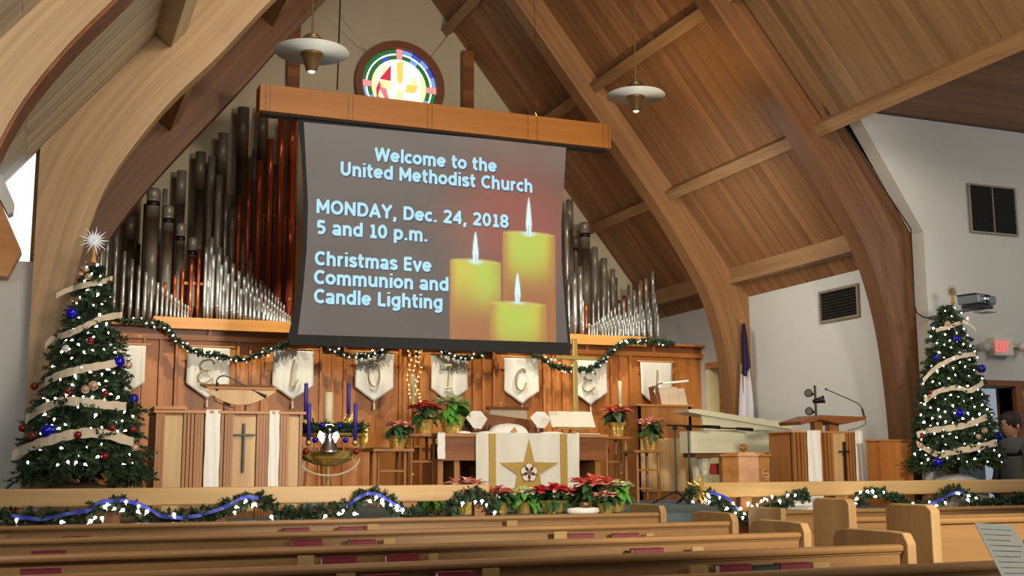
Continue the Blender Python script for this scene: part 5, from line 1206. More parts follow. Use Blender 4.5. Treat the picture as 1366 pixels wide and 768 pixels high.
bb_ = empty('bread_basket', PY(779, 680, 9.0), 'small wicker basket on a white cloth in front of the low poinsettias', 'basket'); c = PY(779, 678, 9.0); ZZ = max(ZF+.002, c.z-.02)
MB().lathe((c.x, 9.0, ZF+.002), [(.12, 0), (.14, .02), (.13, .05), (.02, .06)], 20, 1.05, .6, fn=lambda a, z: 1+.1*sin(3*a)).build('cloth', M['linen'], bb_, True)
MB().lathe((c.x, 9.0-.03, ZF+.05), [(.05, 0), (.065, .05), (.055, .052), (.045, .02)], 16, 1, .8).build('basket', M['darkbrass'], bb_, True)

# ================================================================ advent wreath
YW = 10.6
s_ = mpp(437, 590, YW); wc = PY(438, 590, YW); wx = wc.x
aw = empty('advent_wreath', (wx, YW, ZF), 'advent wreath on a gold-draped stand with greenery and hanging pearls', 'wreath')
RW = 46*s_; zr_ = PY(438, 577, YW).z
MB().tube([(wx, YW, ZF+.02), (wx, YW, zr_)], .018, 10).build('pole', M['brass'], aw); MB().lathe((wx, YW, ZF), [(.17, 0), (.16, .02), (.03, .04)], 20).build('base', M['brass'], aw, True)
MB().tube([(wx+RW*cos(t*pi/14), YW+RW*.8*sin(t*pi/14), zr_-.02) for t in range(29)], .014, 6).build('ring', M['brass'], aw)
rnd = random.Random(31); mb = MB()
for i in range(900):
    a = rnd.random()*2*pi; r = RW*rnd.uniform(.55, 1.0); p = Vector((wx+r*cos(a), YW+r*.8*sin(a), zr_+rnd.uniform(-.01, .06))); sprig(mb, p, Vector((cos(a)+rnd.uniform(-1, 1), sin(a)+rnd.uniform(-1, 1), rnd.uniform(-.4, 1))), .07, 8, .008, .035, rnd)
mb.build('greenery', M['needles'], aw)['kind'] = 'stuff'
zb_ = PY(438, 622, YW).z; zg = PY(438, 603, YW).z
mb = MB(); mb.lathe((wx, YW, 0), [(.03, zb_), (RW*.35, zb_+.015), (RW*.72, zb_+(zg-zb_)*.55), (RW*.88, zg), (RW*.8, zg+.01), (RW*.4, zg-.03)], 36, 1, .8, fn=lambda a, z: 1+.05*sin(a*11)+.03*sin(a*17+z*40)); mb.build('gold_drape', M['gold'], aw)
for s2 in (-1, 1):
    mb = MB(); mb.lathe((wx+s2*RW*.98, YW-.05, 0), [(.02, PY(400, 598, YW).z), (.05, PY(400, 590, YW).z), (.06, PY(400, 575, YW).z), (.05, PY(400, 565, YW).z), (.01, PY(400, 560, YW).z)], 14, .8, 1, fn=lambda a, z: 1+.2*sin(a*5+z*60)); mb.build('gold_bow', M['gold'], aw)
for i in range(60):
    a = pi*i/59; MBp = None
def beads(parent, pts, r=.008, n=34, mt='ribbon'):
    L_ = [(Vector(pts[i])-Vector(pts[i+1])).length for i in range(len(pts)-1)]; T = sum(L_); mb = MB()
    for k in range(n):
        d = T*k/(n-1); i = 0
        while i < len(L_)-1 and d > L_[i]: d -= L_[i]; i += 1
        mb.ball(Vector(pts[i]).lerp(Vector(pts[i+1]), min(1, d/L_[i])), r, 6, 4)
    o = mb.build('pearl_string', M[mt], parent); o['kind'] = 'stuff'
beads(aw, [PY(438+42*cos(a), 608+26*sin(a)*1.0, YW-RW*.85) for a in [pi*.95-i*pi*.9/16 for i in range(17)]], .009, 48)
for px_ in (403, 406, 474): beads(aw, [PY(px_-(0 if px_ > 450 else 3), 596, YW-.1), PY(px_-4, 612, YW-.1), PY(px_+2, 618, YW-.1), PY(px_+1, 628, YW-.1)], .006, 16)
for px_, py_, m_ in ((408, 602, 'redball'), (475, 602, 'redball'), (420, 587, 'blueball'), (461, 587, 'blueball'), (430, 567, 'blueball'), (454, 568, 'blueball')):
    c = PY(px_, py_, YW-RW*.82); o = MB().ball(c, .03 if m_ == 'redball' else .026, 12, 8).build('bauble', M[m_], None, True)
    tag(o, {408: 'dark red bauble hanging at the left of the advent wreath', 475: 'dark red bauble hanging at the right of the advent wreath', 420: 'small blue bauble left of the silver angel', 461: 'small blue bauble right of the silver angel', 430: 'small blue bauble left of the white pillar candle', 454: 'small blue bauble right of the white pillar candle'}[px_], 'ornament', 'baubles on the advent wreath')
def candle(px, y0, y1, r, Y, mt, label, group=None, cup='brass'):
    a = PY(px, y0, Y); b = PY(px, y1, Y); x = (a.x+b.x)/2
    o = MB().lathe((x, Y, 0), [(r, b.z), (r, a.z-.004), (r*.8, a.z), (r*.3, a.z-.004), (.001, a.z-.004)], 14).build('candle', M[mt], None, True); tag(o, label, 'candle', group)
    MB().tube([(x, Y, a.z-.004), (x+.002, Y, a.z+.014)], .0022, 4).build('wick', M['black'], o)
    if cup: MB().lathe((x, Y, b.z-.045), [(r*.6, 0), (r*1.5, .02), (r*1.45, .05), (r*1.1, .05), (r*1.02, .03)], 12).build('candle_cup', M[cup], o, True)
    return o
G4 = 'purple candles of the advent wreath'
candle(408, 511, 560, .019, YW+.25, 'purple', 'purple taper candle at the back left of the advent wreath', G4); candle(412, 538, 588, .019, YW-.25, 'purple', 'purple taper candle at the front left of the advent wreath', G4)
candle(465, 511, 558, .019, YW+.25, 'purple', 'purple taper candle at the back right of the advent wreath', G4); candle(474, 538, 588, .019, YW-.25, 'purple', 'purple taper candle at the front right of the advent wreath', G4)
candle(438, 523, 578, .043, YW, 'wax', 'thick ivory pillar candle at the centre of the advent wreath', None, None)
an = empty('angel_figure', PY(439, 603, YW-.3), 'silver angel figure in front of the ivory pillar candle', 'figurine'); c = PY(439, 604, YW-.30); hh = 34*s_
MB().lathe((c.x, YW-.3, c.z), [(hh*.42, 0), (hh*.36, hh*.1), (hh*.2, hh*.4), (hh*.12, hh*.62), (hh*.16, hh*.7), (hh*.06, hh*.76)], 16, fn=lambda a, z: 1+.07*sin(a*8)).build('gown', M['silver'], an, True)
MB().ball((c.x, YW-.3, c.z+hh*.86), hh*.1, 12, 8).build('head', M['silver'], an, True)
for s2 in (-1, 1): MB().prism([Vector((0, 0, 0)), Vector((s2*hh*.34, 0, hh*.22)), Vector((s2*hh*.42, 0, 0)), Vector((s2*hh*.26, 0, -hh*.25)), Vector((s2*hh*.05, 0, -hh*.2))], (c.x, YW-.27, c.z+hh*.62), (c.x, YW-.26, c.z+hh*.62)).build('wing', M['silver'], an)
MB().tube([Vector((c.x+hh*.16*cos(t*pi/8), YW-.3, c.z+hh*.98+.02*sin(t*pi/8))) for t in range(17)], .004, 4).build('halo', M['silver'], an)
# bright sprays
rnd = random.Random(8); mb = MB()
for i in range(26):
    a = rnd.random()*pi; b0 = Vector((wx+cos(a)*RW*.5, YW+.1, zr_+.05)); mb.tube([b0, b0+Vector((cos(a)*.06, 0, .06)), b0+Vector((cos(a)*.13, rnd.uniform(-.05, .05), .09+rnd.random()*.1))], .003, 4)
mb.build('gold_sprays', M['gold'], aw)['kind'] = 'stuff'
# two stools behind the wreath
for k, (x0, x1, yy, Y) in enumerate(((402, 438, 562, 12.4),)):
    a = PY(x0, yy, Y); b = PY(x1, yy, Y); t = empty('stool', ((a.x+b.x)/2, Y, ZF), 'wooden spindle-backed chair behind the advent wreath', 'chair')
    zz_ = ZF+.46; MB().bb((a.x, Y-.2, zz_), (b.x, Y+.2, zz_+.035)).build('seat', M['oak_x'], t)
    for sx in (a.x+.03, b.x-.03):
        for yy2 in (-.17, .17): MB().tube([(sx, Y+yy2, zz_), (sx+(.04 if sx > a.x+.1 else -.04), Y+yy2*1.2, ZF)], .015, 6).build('leg', M['oak'], t)
    MB().tube([(a.x+.0, Y-.2, ZF+.2), (b.x, Y-.2, ZF+.2)], .01, 5).build('stretcher', M['oak'], t)
    ar = [Vector((a.x+(b.x-a.x)*(.5-.5*cos(q*pi/12)), Y+.18, zz_+.0+.42*sin(q*pi/12)**.6)) for q in range(13)]; MB().tube(ar, .014, 6).build('back_bow', M['oak'], t)
    for q in (3, 5, 7, 9): MB().tube([(ar[q].x, Y+.18, zz_), ar[q]], .006, 5).build('spindle', M['oak'], t)
# tall candles beside the altar
for px_, y0, y1, Y, lb in ((551, 500, 537, 12.6, 'tall ivory candle on a brass stand left of the red poinsettia'), (827, 508, 540, 12.8, 'tall ivory candle on a brass stand behind the coral poinsettia')):
    c = candle(px_, y0, y1, .024, Y, 'wax', lb, 'processional candles', 'brass'); b = PY(px_, y1, Y); x = b.x
    t = empty('candle_stand', (x, Y, ZF), lb.replace('tall ivory candle on a brass stand', 'slim brass floor stand of the candle'), 'candle stand')
    MB().tube([(x, Y, ZF+.02), (x, Y, b.z-.05)], .012, 8).build('shaft', M['darkbrass'], t); MB().lathe((x, Y, ZF), [(.12, 0), (.11, .02), (.02, .04)], 16).build('base', M['darkbrass'], t, True)
    MB().lathe((x, Y, b.z-.055), [(.015, 0), (.075, .015), (.07, .02), (.02, .01)], 16).build('drip_pan', M['darkbrass'], t, True)
    MB().lathe((x, Y, ZF+.3), [(.013, 0), (.025, .02), (.013, .04)], 10).build('knop', M['brass'], t, True)
# ================================================================ organ console, piano, stands
YO = 12.6
oc = empty('organ_console', (PY(905, 600, YO).x, YO+.4, ZF), 'wooden organ console cabinet at the right end of the panelled wall', 'organ console')
a = PY(851, 541, YO); b = PY(922, 541, YO)
MB().bb((a.x, YO, ZF), (b.x, YO+.05, a.z)).build('back_panel', M['oak'], oc); MB().bb((a.x, YO, ZF), (a.x+.04, YO+.8, a.z)).build('side_panel', M['oak'], oc); MB().bb((b.x-.04, YO, ZF), (b.x, YO+.8, a.z)).build('side_panel', M['oak'], oc)
MB().bb((a.x-.02, YO-.02, a.z), (b.x+.02, YO+.5, a.z+.02)).build('top', M['oak_x'], oc); MB().bb((a.x+.02, YO-.012, ZF+.1), (b.x-.02, YO, PY(880, 584, YO).z)).build('inset_panel', M['oak_pale'], oc)
MB().bb((a.x+.04, YO+.3, PY(880, 575, YO).z), (b.x-.04, YO+.75, PY(880, 570, YO).z)).build('key_desk', M['walnut'], oc)
a = PY(873, 515, YO+.1); mb = MB(); mb.prism([Vector((v.x, 0, v.z)) for v in (PY(875, 514, YO+.2), PY(880, 541, YO+.2), PY(874, 541, YO+.2), PY(870, 516, YO+.2))], (0, YO+.15, 0), (0, YO+.3, 0)); mb.build('rack_side', M['walnut'], oc)
sm = empty('sheet_music', PY(895, 542, YO+.2), 'open sheet music leaning on the organ console rack', 'sheet music')
for k, (x0, x1, yt, yb) in enumerate(((879, 892, 517, 541), (890, 904, 516, 542), (902, 913, 518, 541))):
    v = [PY(x0, yt, YO+.2), PY(x1-2, yt, YO+.2), PY(x1+3, yb, YO+.2), PY(x0+4, yb, YO+.2)]; MB().prism([Vector((q.x, 0, q.z)) for q in v], (0, YO+.2-.015*k, 0), (0, YO+.208-.015*k, 0)).build('page', M['ribbon'], sm)
ol = empty('organ_lamp', PY(876, 541, YO+.1), 'slim console lamp with a chrome tube over the organ music', 'lamp')
MB().tube(catmull([PY(x, y, YO+.05) for x, y in [(877, 530), (873, 521), (877, 513), (886, 511)]], 5), .007, 6).build('arm', M['silver'], ol); MB().tube([PY(884, 511.5, YO+.05), PY(918, 508, YO+.05)], .014, 8).build('tube', M['linen'], ol)

YPn = 11.3
pn = empty('grand_piano', (PY(990, 600, YPn).x, YPn+.5, ZF), 'ivory grand piano with its long lid lowered beside the organ console', 'piano')
tz = PY(990, 575, YPn).z; bz_ = PY(990, 604, YPn).z; xl = PY(924, 590, YPn).x; xr = PY(1062, 590, YPn).x
n = 24; poly = [Vector((xl, YPn+.28, 0)), Vector((xl+.01, YPn+.05, 0)), Vector((xl+.06, YPn, 0)), Vector((xr, YPn, 0)), Vector((xr, YPn+1.3, 0))]+[Vector((xr-(xr-xl)*u, YPn+.34+.96*(.5+.5*cos(pi*u)), 0)) for u in (.2, .4, .6, .8, .95)]
MB().prism(poly, (0, 0, bz_), (0, 0, tz)).build('case', M['piano'], pn)
MB().bb((xl+.05, YPn+.03, bz_-.05), (xr-.2, YPn+.3, bz_)).build('bottom_board', M['walnut'], pn)
for px0 in (950, 1048): 
    q = PY(px0, 600, YPn).x
    MB().lathe((q, YPn+.18, ZF+.06), [(.035, 0), (.05, .08), (.055, (bz_-ZF-.06)*.6), (.08, (bz_-ZF-.06)*.85), (.09, bz_-ZF-.06)], 8).build('leg', M['piano'], pn); MB().lathe((q, YPn+.18, ZF), [(.03, 0), (.035, .03), (.02, .06)], 10).build('caster', M['brass'], pn, True)
MB().lathe((PY(990, 600, YPn).x, YPn+1.0, ZF+.06), [(.035, 0), (.055, .3), (.09, bz_-ZF-.06)], 8).build('leg', M['piano'], pn)
lid = [PY(917, 546, YPn), PY(929, 545.5, YPn), PY(1056, 565, YPn), PY(1056, 573, YPn), PY(935, 553, YPn), PY(918, 549.5, YPn)]
MB().prism([Vector((v.x, 0, v.z)) for v in lid], (0, YPn-.02, 0), (0, YPn+.30, 0)).build('lid', M['piano'], pn)
l2 = [PY(920, 543, YPn), PY(924, 543, YPn), PY(1066, 571, YPn), PY(1060, 574, YPn)]
MB().prism([Vector((v.x, 0, v.z)) for v in [PY(937, 552, YPn), PY(1000, 562, YPn), PY(1056, 573.5, YPn), PY(940, 574, YPn)]], (0, YPn+.02, 0), (0, YPn+.06, 0)).build('inner_rim', M['piano'], pn)
MB().prism([Vector((v.x, 0, v.z)) for v in [PY(996, 553.5, YPn+.6), PY(1046, 556, YPn+.6), PY(1052, 564, YPn+.6), PY(1048, 570, YPn+.6), PY(1000, 562, YPn+.6)]], (0, YPn+1.02, 0), (0, YPn+1.06, 0)).build('folded_lid_flap', M['piano'], pn)
MB().bb((PY(1036, 600, YPn).x, YPn-.12, PY(1040, 611, YPn).z), (xr+.1, YPn+.1, PY(1040, 603, YPn).z)).build('keyslip', M['dark'], pn)
MB().bb((PY(1040, 600, YPn).x, YPn-.1, PY(1040, 621, YPn).z), (xr+.1, YPn+.2, PY(1040, 617, YPn).z)).build('keys', M['linen'], pn)
rb = MB().bb((PY(957, 625, 12.3).x, 12.3, ZF+.3), (PY(967, 625, 12.3).x, 12.5, PY(960, 618, 12.3).z)).build('cushion', M['redcushion']); tag(rb, 'small red cushion standing under the piano', 'cushion')
# microphone stands
for k, (px_, Y, pb, lb) in enumerate(((901, 10.95, 668, 'black tripod microphone stand with a horizontal boom, left one'), (919, 11.1, 650, 'black microphone stand behind the left one, in front of the piano case'))):
    t = empty('microphone_stand', (PY(px_, 600, Y).x, Y, ZF), lb, 'microphone stand'); x = PY(px_, 600, Y).x; zt2 = PY(px_, 568, Y).z
    MB().tube([(x, Y, ZF+.1), (x, Y, zt2)], .010, 8).build('pole', M['black'], t); MB().ball((x, Y, zt2-.02), .026, 10, 6).build('clutch', M['black'], t)
    for j in range(3): a = 2*pi*j/3+.5+k; MB().tube([(x, Y, ZF+.14), (x+.26*cos(a), Y+.26*sin(a), ZF+.012)], .010, 6).build('leg', M['black'], t)
    e0, e1 = ((889, 567), (952, 569)) if k == 0 else ((912, 569), (996, 572))
    MB().tube([PY(*e0, Y-.02), PY(*e1, Y-.02)], .009, 6).build('boom', M['black'], t); MB().tube([PY(e1[0]-14, e1[1]-.8, Y-.03), PY(e1[0]+8, e1[1]+1, Y-.03)], [.014, .02], 8).build('microphone', M['black'], t)
# baptismal font
YB = 9.55
ft = empty('baptismal_font', (PY(1008, 620, YB).x, YB+.2, ZF), 'low octagonal wooden font with a carved emblem and a crown finial', 'font'); c = PY(1008, 620, YB); R_ = (1038-978)/2*mpp(1008, 620, YB)
zt2 = PY(1008, 608, YB).z
def octa(mb, r, z0, z1, r2=None): mb.lathe((c.x, YB+.2, 0), [(r, z0), (r2 or r, z1)], 8)
m1 = MB(); octa(m1, R_*.97, ZF, zt2); o = m1.build('body', M['oak_x'], ft); 
m1 = MB(); octa(m1, R_*1.06, zt2, zt2+.02); octa(m1, R_*.8, zt2+.02, zt2+.035); m1.build('lid', M['oak_x'], ft)
MB().lathe((PY(1007, 600, YB).x, YB+.2, zt2+.035), [(.02, 0), (.012, .008), (.035, .03), (.045, .045), (.03, .06), (.035, .075), (.001, .085)], 8).build('finial', M['oak'], ft)
fn_ = Vector((sin(radians(22.5)), -cos(radians(22.5)), 0)); ft_ = Vector((cos(radians(22.5)), sin(radians(22.5)), 0)); e = Vector((c.x, YB+.2, PY(1025, 633, YB).z))+fn_*(R_*.925+.004)
MB().tube([e+ft_*(.05*cos(t*pi/10))+Vector((0, 0, .05*sin(t*pi/10))) for t in range(21)], .006, 5).build('emblem_ring', M['oak_pale'], ft)
for dx, dz in ((-.018, .012), (.018, .012), (0, -.02)): MB().ball(e+ft_*dx+Vector((0, 0, dz)), .013, 8, 5, .8).build('emblem_leaf', M['oak_pale'], ft)
# flag
YFl = 12.55
fl = empty('flag', (PY(990, 430, YFl).x, YFl, ZF), 'violet and white flag hanging furled on a pole against the arch', 'flag')
p0 = PY(989, 430, YFl); MB().tube([(p0.x, YFl, ZF), (p0.x, YFl, p0.z)], .012, 8).build('pole', M['oak'], fl); MB().lathe((p0.x, YFl, p0.z), [(.012, 0), (.02, .012), (.012, .03), (.001, .06)], 8).build('finial', M['brass'], fl); MB().lathe((p0.x, YFl, ZF), [(.14, 0), (.13, .03), (.02, .05)], 16).build('base', M['brass'], fl)
def fold(name, rows, mt, par, Y):
    mb = MB(); vs = []; n = 14
    for (y, xa_, xb_) in rows:
        A = PY(xa_, y, Y); B = PY(xb_, y, Y)
        for i in range(n+1): u = i/n; vs.append((A.x+(B.x-A.x)*u, Y-.03+.03*sin(u*14+y*.01), A.z+(B.z-A.z)*u))
    W_ = n+1; k0 = len(vs); vs += [(v[0], v[1]+.008, v[2]) for v in vs]; fs = []; m_ = len(rows)
    for j in range(m_-1):
        for i in range(n): k = j*W_+i; fs += [(k, k+W_, k+W_+1, k+1), (k0+k, k0+k+1, k0+k+W_+1, k0+k+W_)]
        k = j*W_; fs += [(k, k0+k, k0+k+W_, k+W_), (k+n, k+n+W_, k0+k+n+W_, k0+k+n)]
    return mb.add(vs, fs).build(name, M[mt], par, True)
fold('canton', [(432, 988, 991), (450, 987, 994), (475, 987, 997), (490, 987, 999), (497, 988, 994), (502, 992, 994)], 'flagblue', fl, YFl)
fold('field', [(486, 986, 998), (500, 985, 999), (520, 984, 1002), (545, 983, 1005), (565, 983, 1006), (600, 983, 1006)], 'flagwhite', fl, YFl+.03)
# cluster of three small spotlights behind the lectern
sp = empty('spotlight_stand', PY(1090, 600, 10.6), 'black pole with three small spotlights behind the lectern', 'spotlight'); sp.location.z = ZF; WORLD[sp.name] = Vector(sp.location); x = PY(1089, 560, 10.6)
MB().tube([(x.x, 10.6, ZF), (x.x, 10.6, PY(1089, 514, 10.6).z)], .014, 8).build('pole', M['black'], sp); MB().lathe((x.x, 10.6, ZF), [(.12, 0), (.11, .03), (.02, .04)], 16).build('base', M['black'], sp)
for px_, py_, dx in ((1079, 525, -1), (1091, 534, 1), (1080, 549, -1)):
    c = PY(px_, py_, 10.6); c.y -= .02; d = Vector((dx*.8, -.6, .05 if dx < 0 else .2)).normalized(); c0 = Vector((x.x, 10.58, c.z)) if dx < 0 else c-d*.05
    h = MB().tube([c-d*.07, c-d*.02, c+d*.03, c+d*.06], [.02, .03, .036, .046], 14).build('lamp_head', M['black'], sp, True); MB().tube([Vector((x.x, 10.6, c.z)), c-d*.02], .008, 6).build('bracket', M['black'], h)
    MB().tube([c+d*.058, c+d*.062], [.036, .036], 12).build('lens', M['zincdark'], h)

# ================================================================ wall fittings
def vent_fx(name, Xw, quad, label, mull=False):
    pass
v0 = PX(1096, 391, XR); v1 = PX(1146, 420, XR); t = empty('air_vent', (XR-.02, (v0.y+v1.y)/2, v1.z), 'dark louvred air vent on the white wall between the two right arches', 'vent')
y0, y1, z0, z1_ = v1.y, v0.y, PX(1146, 419, XR).z, PX(1120, 387, XR).z
MB().bb((XR-.012, y0, z0), (XR-.002, y1, z1_)).build('backing', M['dark'], t)
for a_, b_ in (((y0-.03, z0-.03), (y1+.03, z0)), ((y0-.03, z1_), (y1+.03, z1_+.03)), ((y0-.03, z0), (y0, z1_)), ((y1, z0), (y1+.03, z1_))): MB().bb((XR-.03, a_[0], a_[1]), (XR-.001, b_[0], b_[1])).build('frame', M['ventm'], t)
for i in range(9): z = z0+(z1_-z0)*(i+.5)/9; MB().box((XR-.018, (y0+y1)/2, z), (.014, y1-y0, .008), ry=.5).build('louvre', M['black'], t)
t = empty('air_vent', (9.4, 9.39, 3.72), 'square double air vent high on the white wall above the exit sign', 'vent')
a = PY(1293, 247, 9.38); b = PY(1356, 310, 9.38); xa, xb, z0, z1_ = a.x, b.x, PY(1325, 310, 9.38).z, PY(1325, 250, 9.38).z; xm = (xa+xb)/2
MB().bb((xa, 9.385, z0), (xb, 9.395, z1_)).build('backing', M['dark'], t)
for p_, q_ in (((xa-.02, z0-.02), (xb+.02, z0)), ((xa-.02, z1_), (xb+.02, z1_+.02)), ((xa-.02, z0), (xa, z1_)), ((xb, z0), (xb+.02, z1_)), ((xm-.006, z0), (xm+.006, z1_))): MB().bb((p_[0], 9.37, p_[1]), (q_[0], 9.399, q_[1])).build('frame', M['ventm'], t)
for i in range(16):
    z = z0+(z1_-z0)*(i+.5)/16
    MB().box((xm, 9.38, z), (xb-xa, .012, .006), rx=.5).build('louvre', M['black'], t)
# exit sign with two emergency lamp heads
ex = empty('exit_sign', (PY(1336, 475, 9.35).x, 9.37, PY(1336, 475, 9.35).z), 'lit EXIT sign with two round emergency lamps on the white wall', 'sign')
a = PY(1324, 449, 9.33); b = PY(1351, 475, 9.33); MB().bb((a.x, 9.31, b.z), (b.x, 9.398, a.z)).build('case', M['exitbox'], ex, bevel=.006)
G['X'] = (.86, [[(.08, 1), (.78, 0)], [(.78, 1), (.08, 0)]]); G['I'] = (.36, [[(.18, 1), (.18, 0)]]); G['T'] = (.76, [[(.02, .91), (.74, .91)], [(.38, .9), (.38, 0)]])
A_ = PY(1329, 469, 9.3); B_ = PY(1348, 470, 9.3); text_obj('lettering', 'EXIT', M['exitred'], ex, (A_.x, A_.z), (B_.x, A_.z), .115, 9.305, bold=.8)
for px_ in (1312, 1364):
    c = PY(px_, 462, 9.33); MB().tube([(c.x, 9.36, c.z), (c.x, 9.28, c.z-.01)], [.045, .05], 14).build('lamp_head', M['exitbox'], ex, True); MB().tube([(c.x, 9.37, c.z), (a.x+.05 if px_ < 1330 else b.x-.05, 9.37, c.z)], .012, 6).build('arm', M['exitbox'], ex)
# projector on a wall arm
pj = empty('projector', PY(1303, 410, 8.7), 'grey video projector on a wall arm above the right Christmas tree', 'projector')
c = PY(1303, 401, 8.7); MB().box((c.x, 8.7, c.z), (.30, .24, .085), rz=.25).build('body', M['gray'], pj, bevel=.015); MB().tube([(c.x-.02, 8.58, c.z-.005), (c.x-.03, 8.53, c.z-.005)], .04, 16).build('lens', M['silver'], pj, True)
MB().box((c.x-.02, 8.72, c.z+.05), (.26, .2, .015), rz=.25).build('top_cover', M['black'], pj); MB().box((c.x-.0, 8.7, c.z-.065), (.26, .18, .03), rz=.25).build('mount_plate', M['black'], pj)
MB().tube([(c.x+.02, 8.75, c.z-.07), (c.x+.04, 9.39, c.z-.08)], .018, 8).build('wall_arm', M['gray'], pj)
k_ = MB().box((c.x+.06, 8.66, c.z-.11), (.16, .16, .02), rz=.2).build('lower_tray', M['white_metal'], pj)
cable('cable', [PY(x, y, 9.38) for x, y in [(1119, 158), (1166, 232), (1215, 305), (1218, 360), (1220, 408), (1223, 417), (1232, 423), (1250, 425), (1280, 424)]], 'black cable following the right arch edge down to the projector', .008)
sc = empty('wall_sconce', PY(968, 480, 12.6), 'small white globe sconce on the left edge of the right far arch', 'wall lamp'); c = PX(969, 466, XR-.26); c = PY(967, 466, 12.85)
MB().ball(c, .045, 14, 10, 1.6).build('globe', M['white_metal'], sc, True); MB().tube([c+Vector((0, 0, .05)), c+Vector((.06, .06, .1))], .012, 6).build('bracket', M['brass'], sc)
sw = MB().bb((PY(238, 685, YP).x, YP-.03, ZF+.02), (PY(252, 685, YP).x, YP-.012, ZF+.1)).build('socket_plate', M['card']); tag(sw, 'small beige socket plate low on the pulpit front', 'socket')

# ================================================================ seats and boxes at the right
YH = 10.6
t = empty('choir_bench', (PY(1160, 600, YH).x, YH, ZF), 'pale wooden bench with red cushions right of the lectern', 'bench')
a = PY(1143, 593, YH); b = PY(1180, 593, YH); MB().bb((a.x-.1, YH+.4, ZF), (min(b.x+.2, 8.44), YH+.44, a.z)).build('backrest', M['oak_pale'], t); zs = PY(1160, 640, YH).z; MB().bb((a.x-.1, YH, zs-.04), (min(b.x+.2, 8.44), YH+.4, zs)).build('seat', M['oak_pale'], t); MB().bb((a.x-.1, YH+.05, ZF), (a.x-.06, YH+.4, zs-.04)).build('leg', M['oak_pale'], t); MB().bb((b.x-.03, YH+.05, ZF), (b.x+.0, YH+.4, zs-.04)).build('leg', M['oak_pale'], t)
tag(MB().bb((a.x-.03, YH+.05, zs+.001), (b.x+.03, YH+.32, zs+.035)).build('seat_cushion', M['redcushion'], bevel=.012), 'flat red cushion on the pale bench right of the lectern', 'cushion')
tag(MB().bb((b.x-.10, YH+.12, zs+.036), (b.x+.02, YH+.3, zs+.07)).build('towel', M['linen'], bevel=.01), 'folded white cloth on top of the red bench cushion', 'cloth')
YH2 = 9.6-.25
a = PY(1173, 588, YH2); b = PY(1216, 588, YH2); t = empty('cabinet', ((a.x+b.x)/2, YH2+.1, ZF), 'plain reddish-brown cabinet end standing between the bench and the right tree', 'cabinet'); MB().bb((a.x, YH2, ZF), (b.x, YH2+.2, a.z)).build('body', M['panel'], t); MB().bb((a.x-.012, YH2-.015, a.z), (b.x, YH2+.21, a.z+.015)).build('top', M['oak_x'], t)
tag(MB().bb((PY(1240, 640, 9.3).x-.02, 9.33, ZF), (PY(1252, 640, 9.3).x, 9.38, PY(1245, 615, 9.3).z)).build('door_post', M['linen']), 'narrow white board standing behind the right tree', 'board')
# wrapped clear bag at the left rail, behind it
cb = empty('gift_bag', PY(70, 690, 8.95), 'clear cellophane bag with white tissue behind the left altar rail', 'bag'); cb.location.z = ZF; WORLD[cb.name] = Vector(cb.location)
for x0, x1, dy in ((30, 62, 0), (62, 84, .05), (92, 112, .02)):
    a = PY(x0, 690, 9.1); b = PY(x1, 690, 9.1); top = PY(x0, 664, 9.1).z+.03; mb = MB(); mb.lathe(((a.x+b.x)/2, 9.12+dy, ZF), [((b.x-a.x)*.5, .0), ((b.x-a.x)*.55, .08), ((b.x-a.x)*.46, (top-ZF)*.8), ((b.x-a.x)*.2, top-ZF)], 16, 1, .7, fn=lambda a, z: 1+.1*sin(a*5+z*30)); mb.build('cellophane', M['cellophane'], cb)
MB().lathe((PY(80, 690, 9.1).x, 9.15, ZF+.01), [(.1, 0), (.11, .05), (.06, .1), (.001, .11)], 12, fn=lambda a, z: 1+.15*sin(a*5+z*40)).build('tissue', M['linen'], cb)
wl = tag(MB().lathe((PY(1075, 670, 9.0).x, 9.0, ZF+.002), [(.14, 0), (.16, .04), (.08, .1), (.001, .11)], 10, 1.2, .6, fn=lambda a, z: 1+.2*sin(a*3+z*30)).build('cloth_bundle', M['linen']), 'crumpled white cloth bundle behind the right altar rail', 'cloth')
for k, px_ in enumerate((247, 262)):
    pass

# ================================================================ person at the corridor door
def skin_figure(name, mt, joints, edges, rad, parent, sub=2):
    me = bpy.data.meshes.new(name); off = WORLD[parent.name]; me.from_pydata([tuple(Vector(j)-off) for j in joints], edges, []); me.materials.append(mt)
    o = bpy.data.objects.new(name, me); COL.objects.link(o); o.parent = parent; WORLD[o.name] = off
    s = o.modifiers.new('skin', 'SKIN'); s.use_smooth_shade = True
    for i, r in enumerate(rad): me.skin_vertices[0].data[i].radius = r if isinstance(r, tuple) else (r, r)
    me.skin_vertices[0].data[0].use_root = True
    o.modifiers.new('sub', 'SUBSURF').levels = sub; o.modifiers['sub'].render_levels = sub
    return o
HP = PY(1352, 600, 8.95); hx, hy = HP.x+.03, 8.98
pe = empty('person', (hx, hy, 0), 'person in a grey sweater with short dark hair standing by the corridor door, facing left', 'person')
J = [(hx, hy, .94), (hx, hy, 1.12), (hx, hy, 1.32), (hx, hy, 1.42), (hx-.01, hy, 1.49), (hx-.02, hy, 1.56),
     (hx-.01, hy-.19, 1.40), (hx-.02, hy-.235, 1.13), (hx-.12, hy-.24, .92), (hx-.01, hy+.17, 1.40), (hx-.02, hy+.2, 1.13), (hx-.12, hy+.2, .92),
     (hx, hy-.10, .90), (hx-.01, hy-.105, .50), (hx+.02, hy-.11, .09), (hx-.12, hy-.11, .04), (hx, hy+.10, .90), (hx-.03, hy+.105, .50), (hx, hy+.11, .09), (hx-.14, hy+.11, .04)]
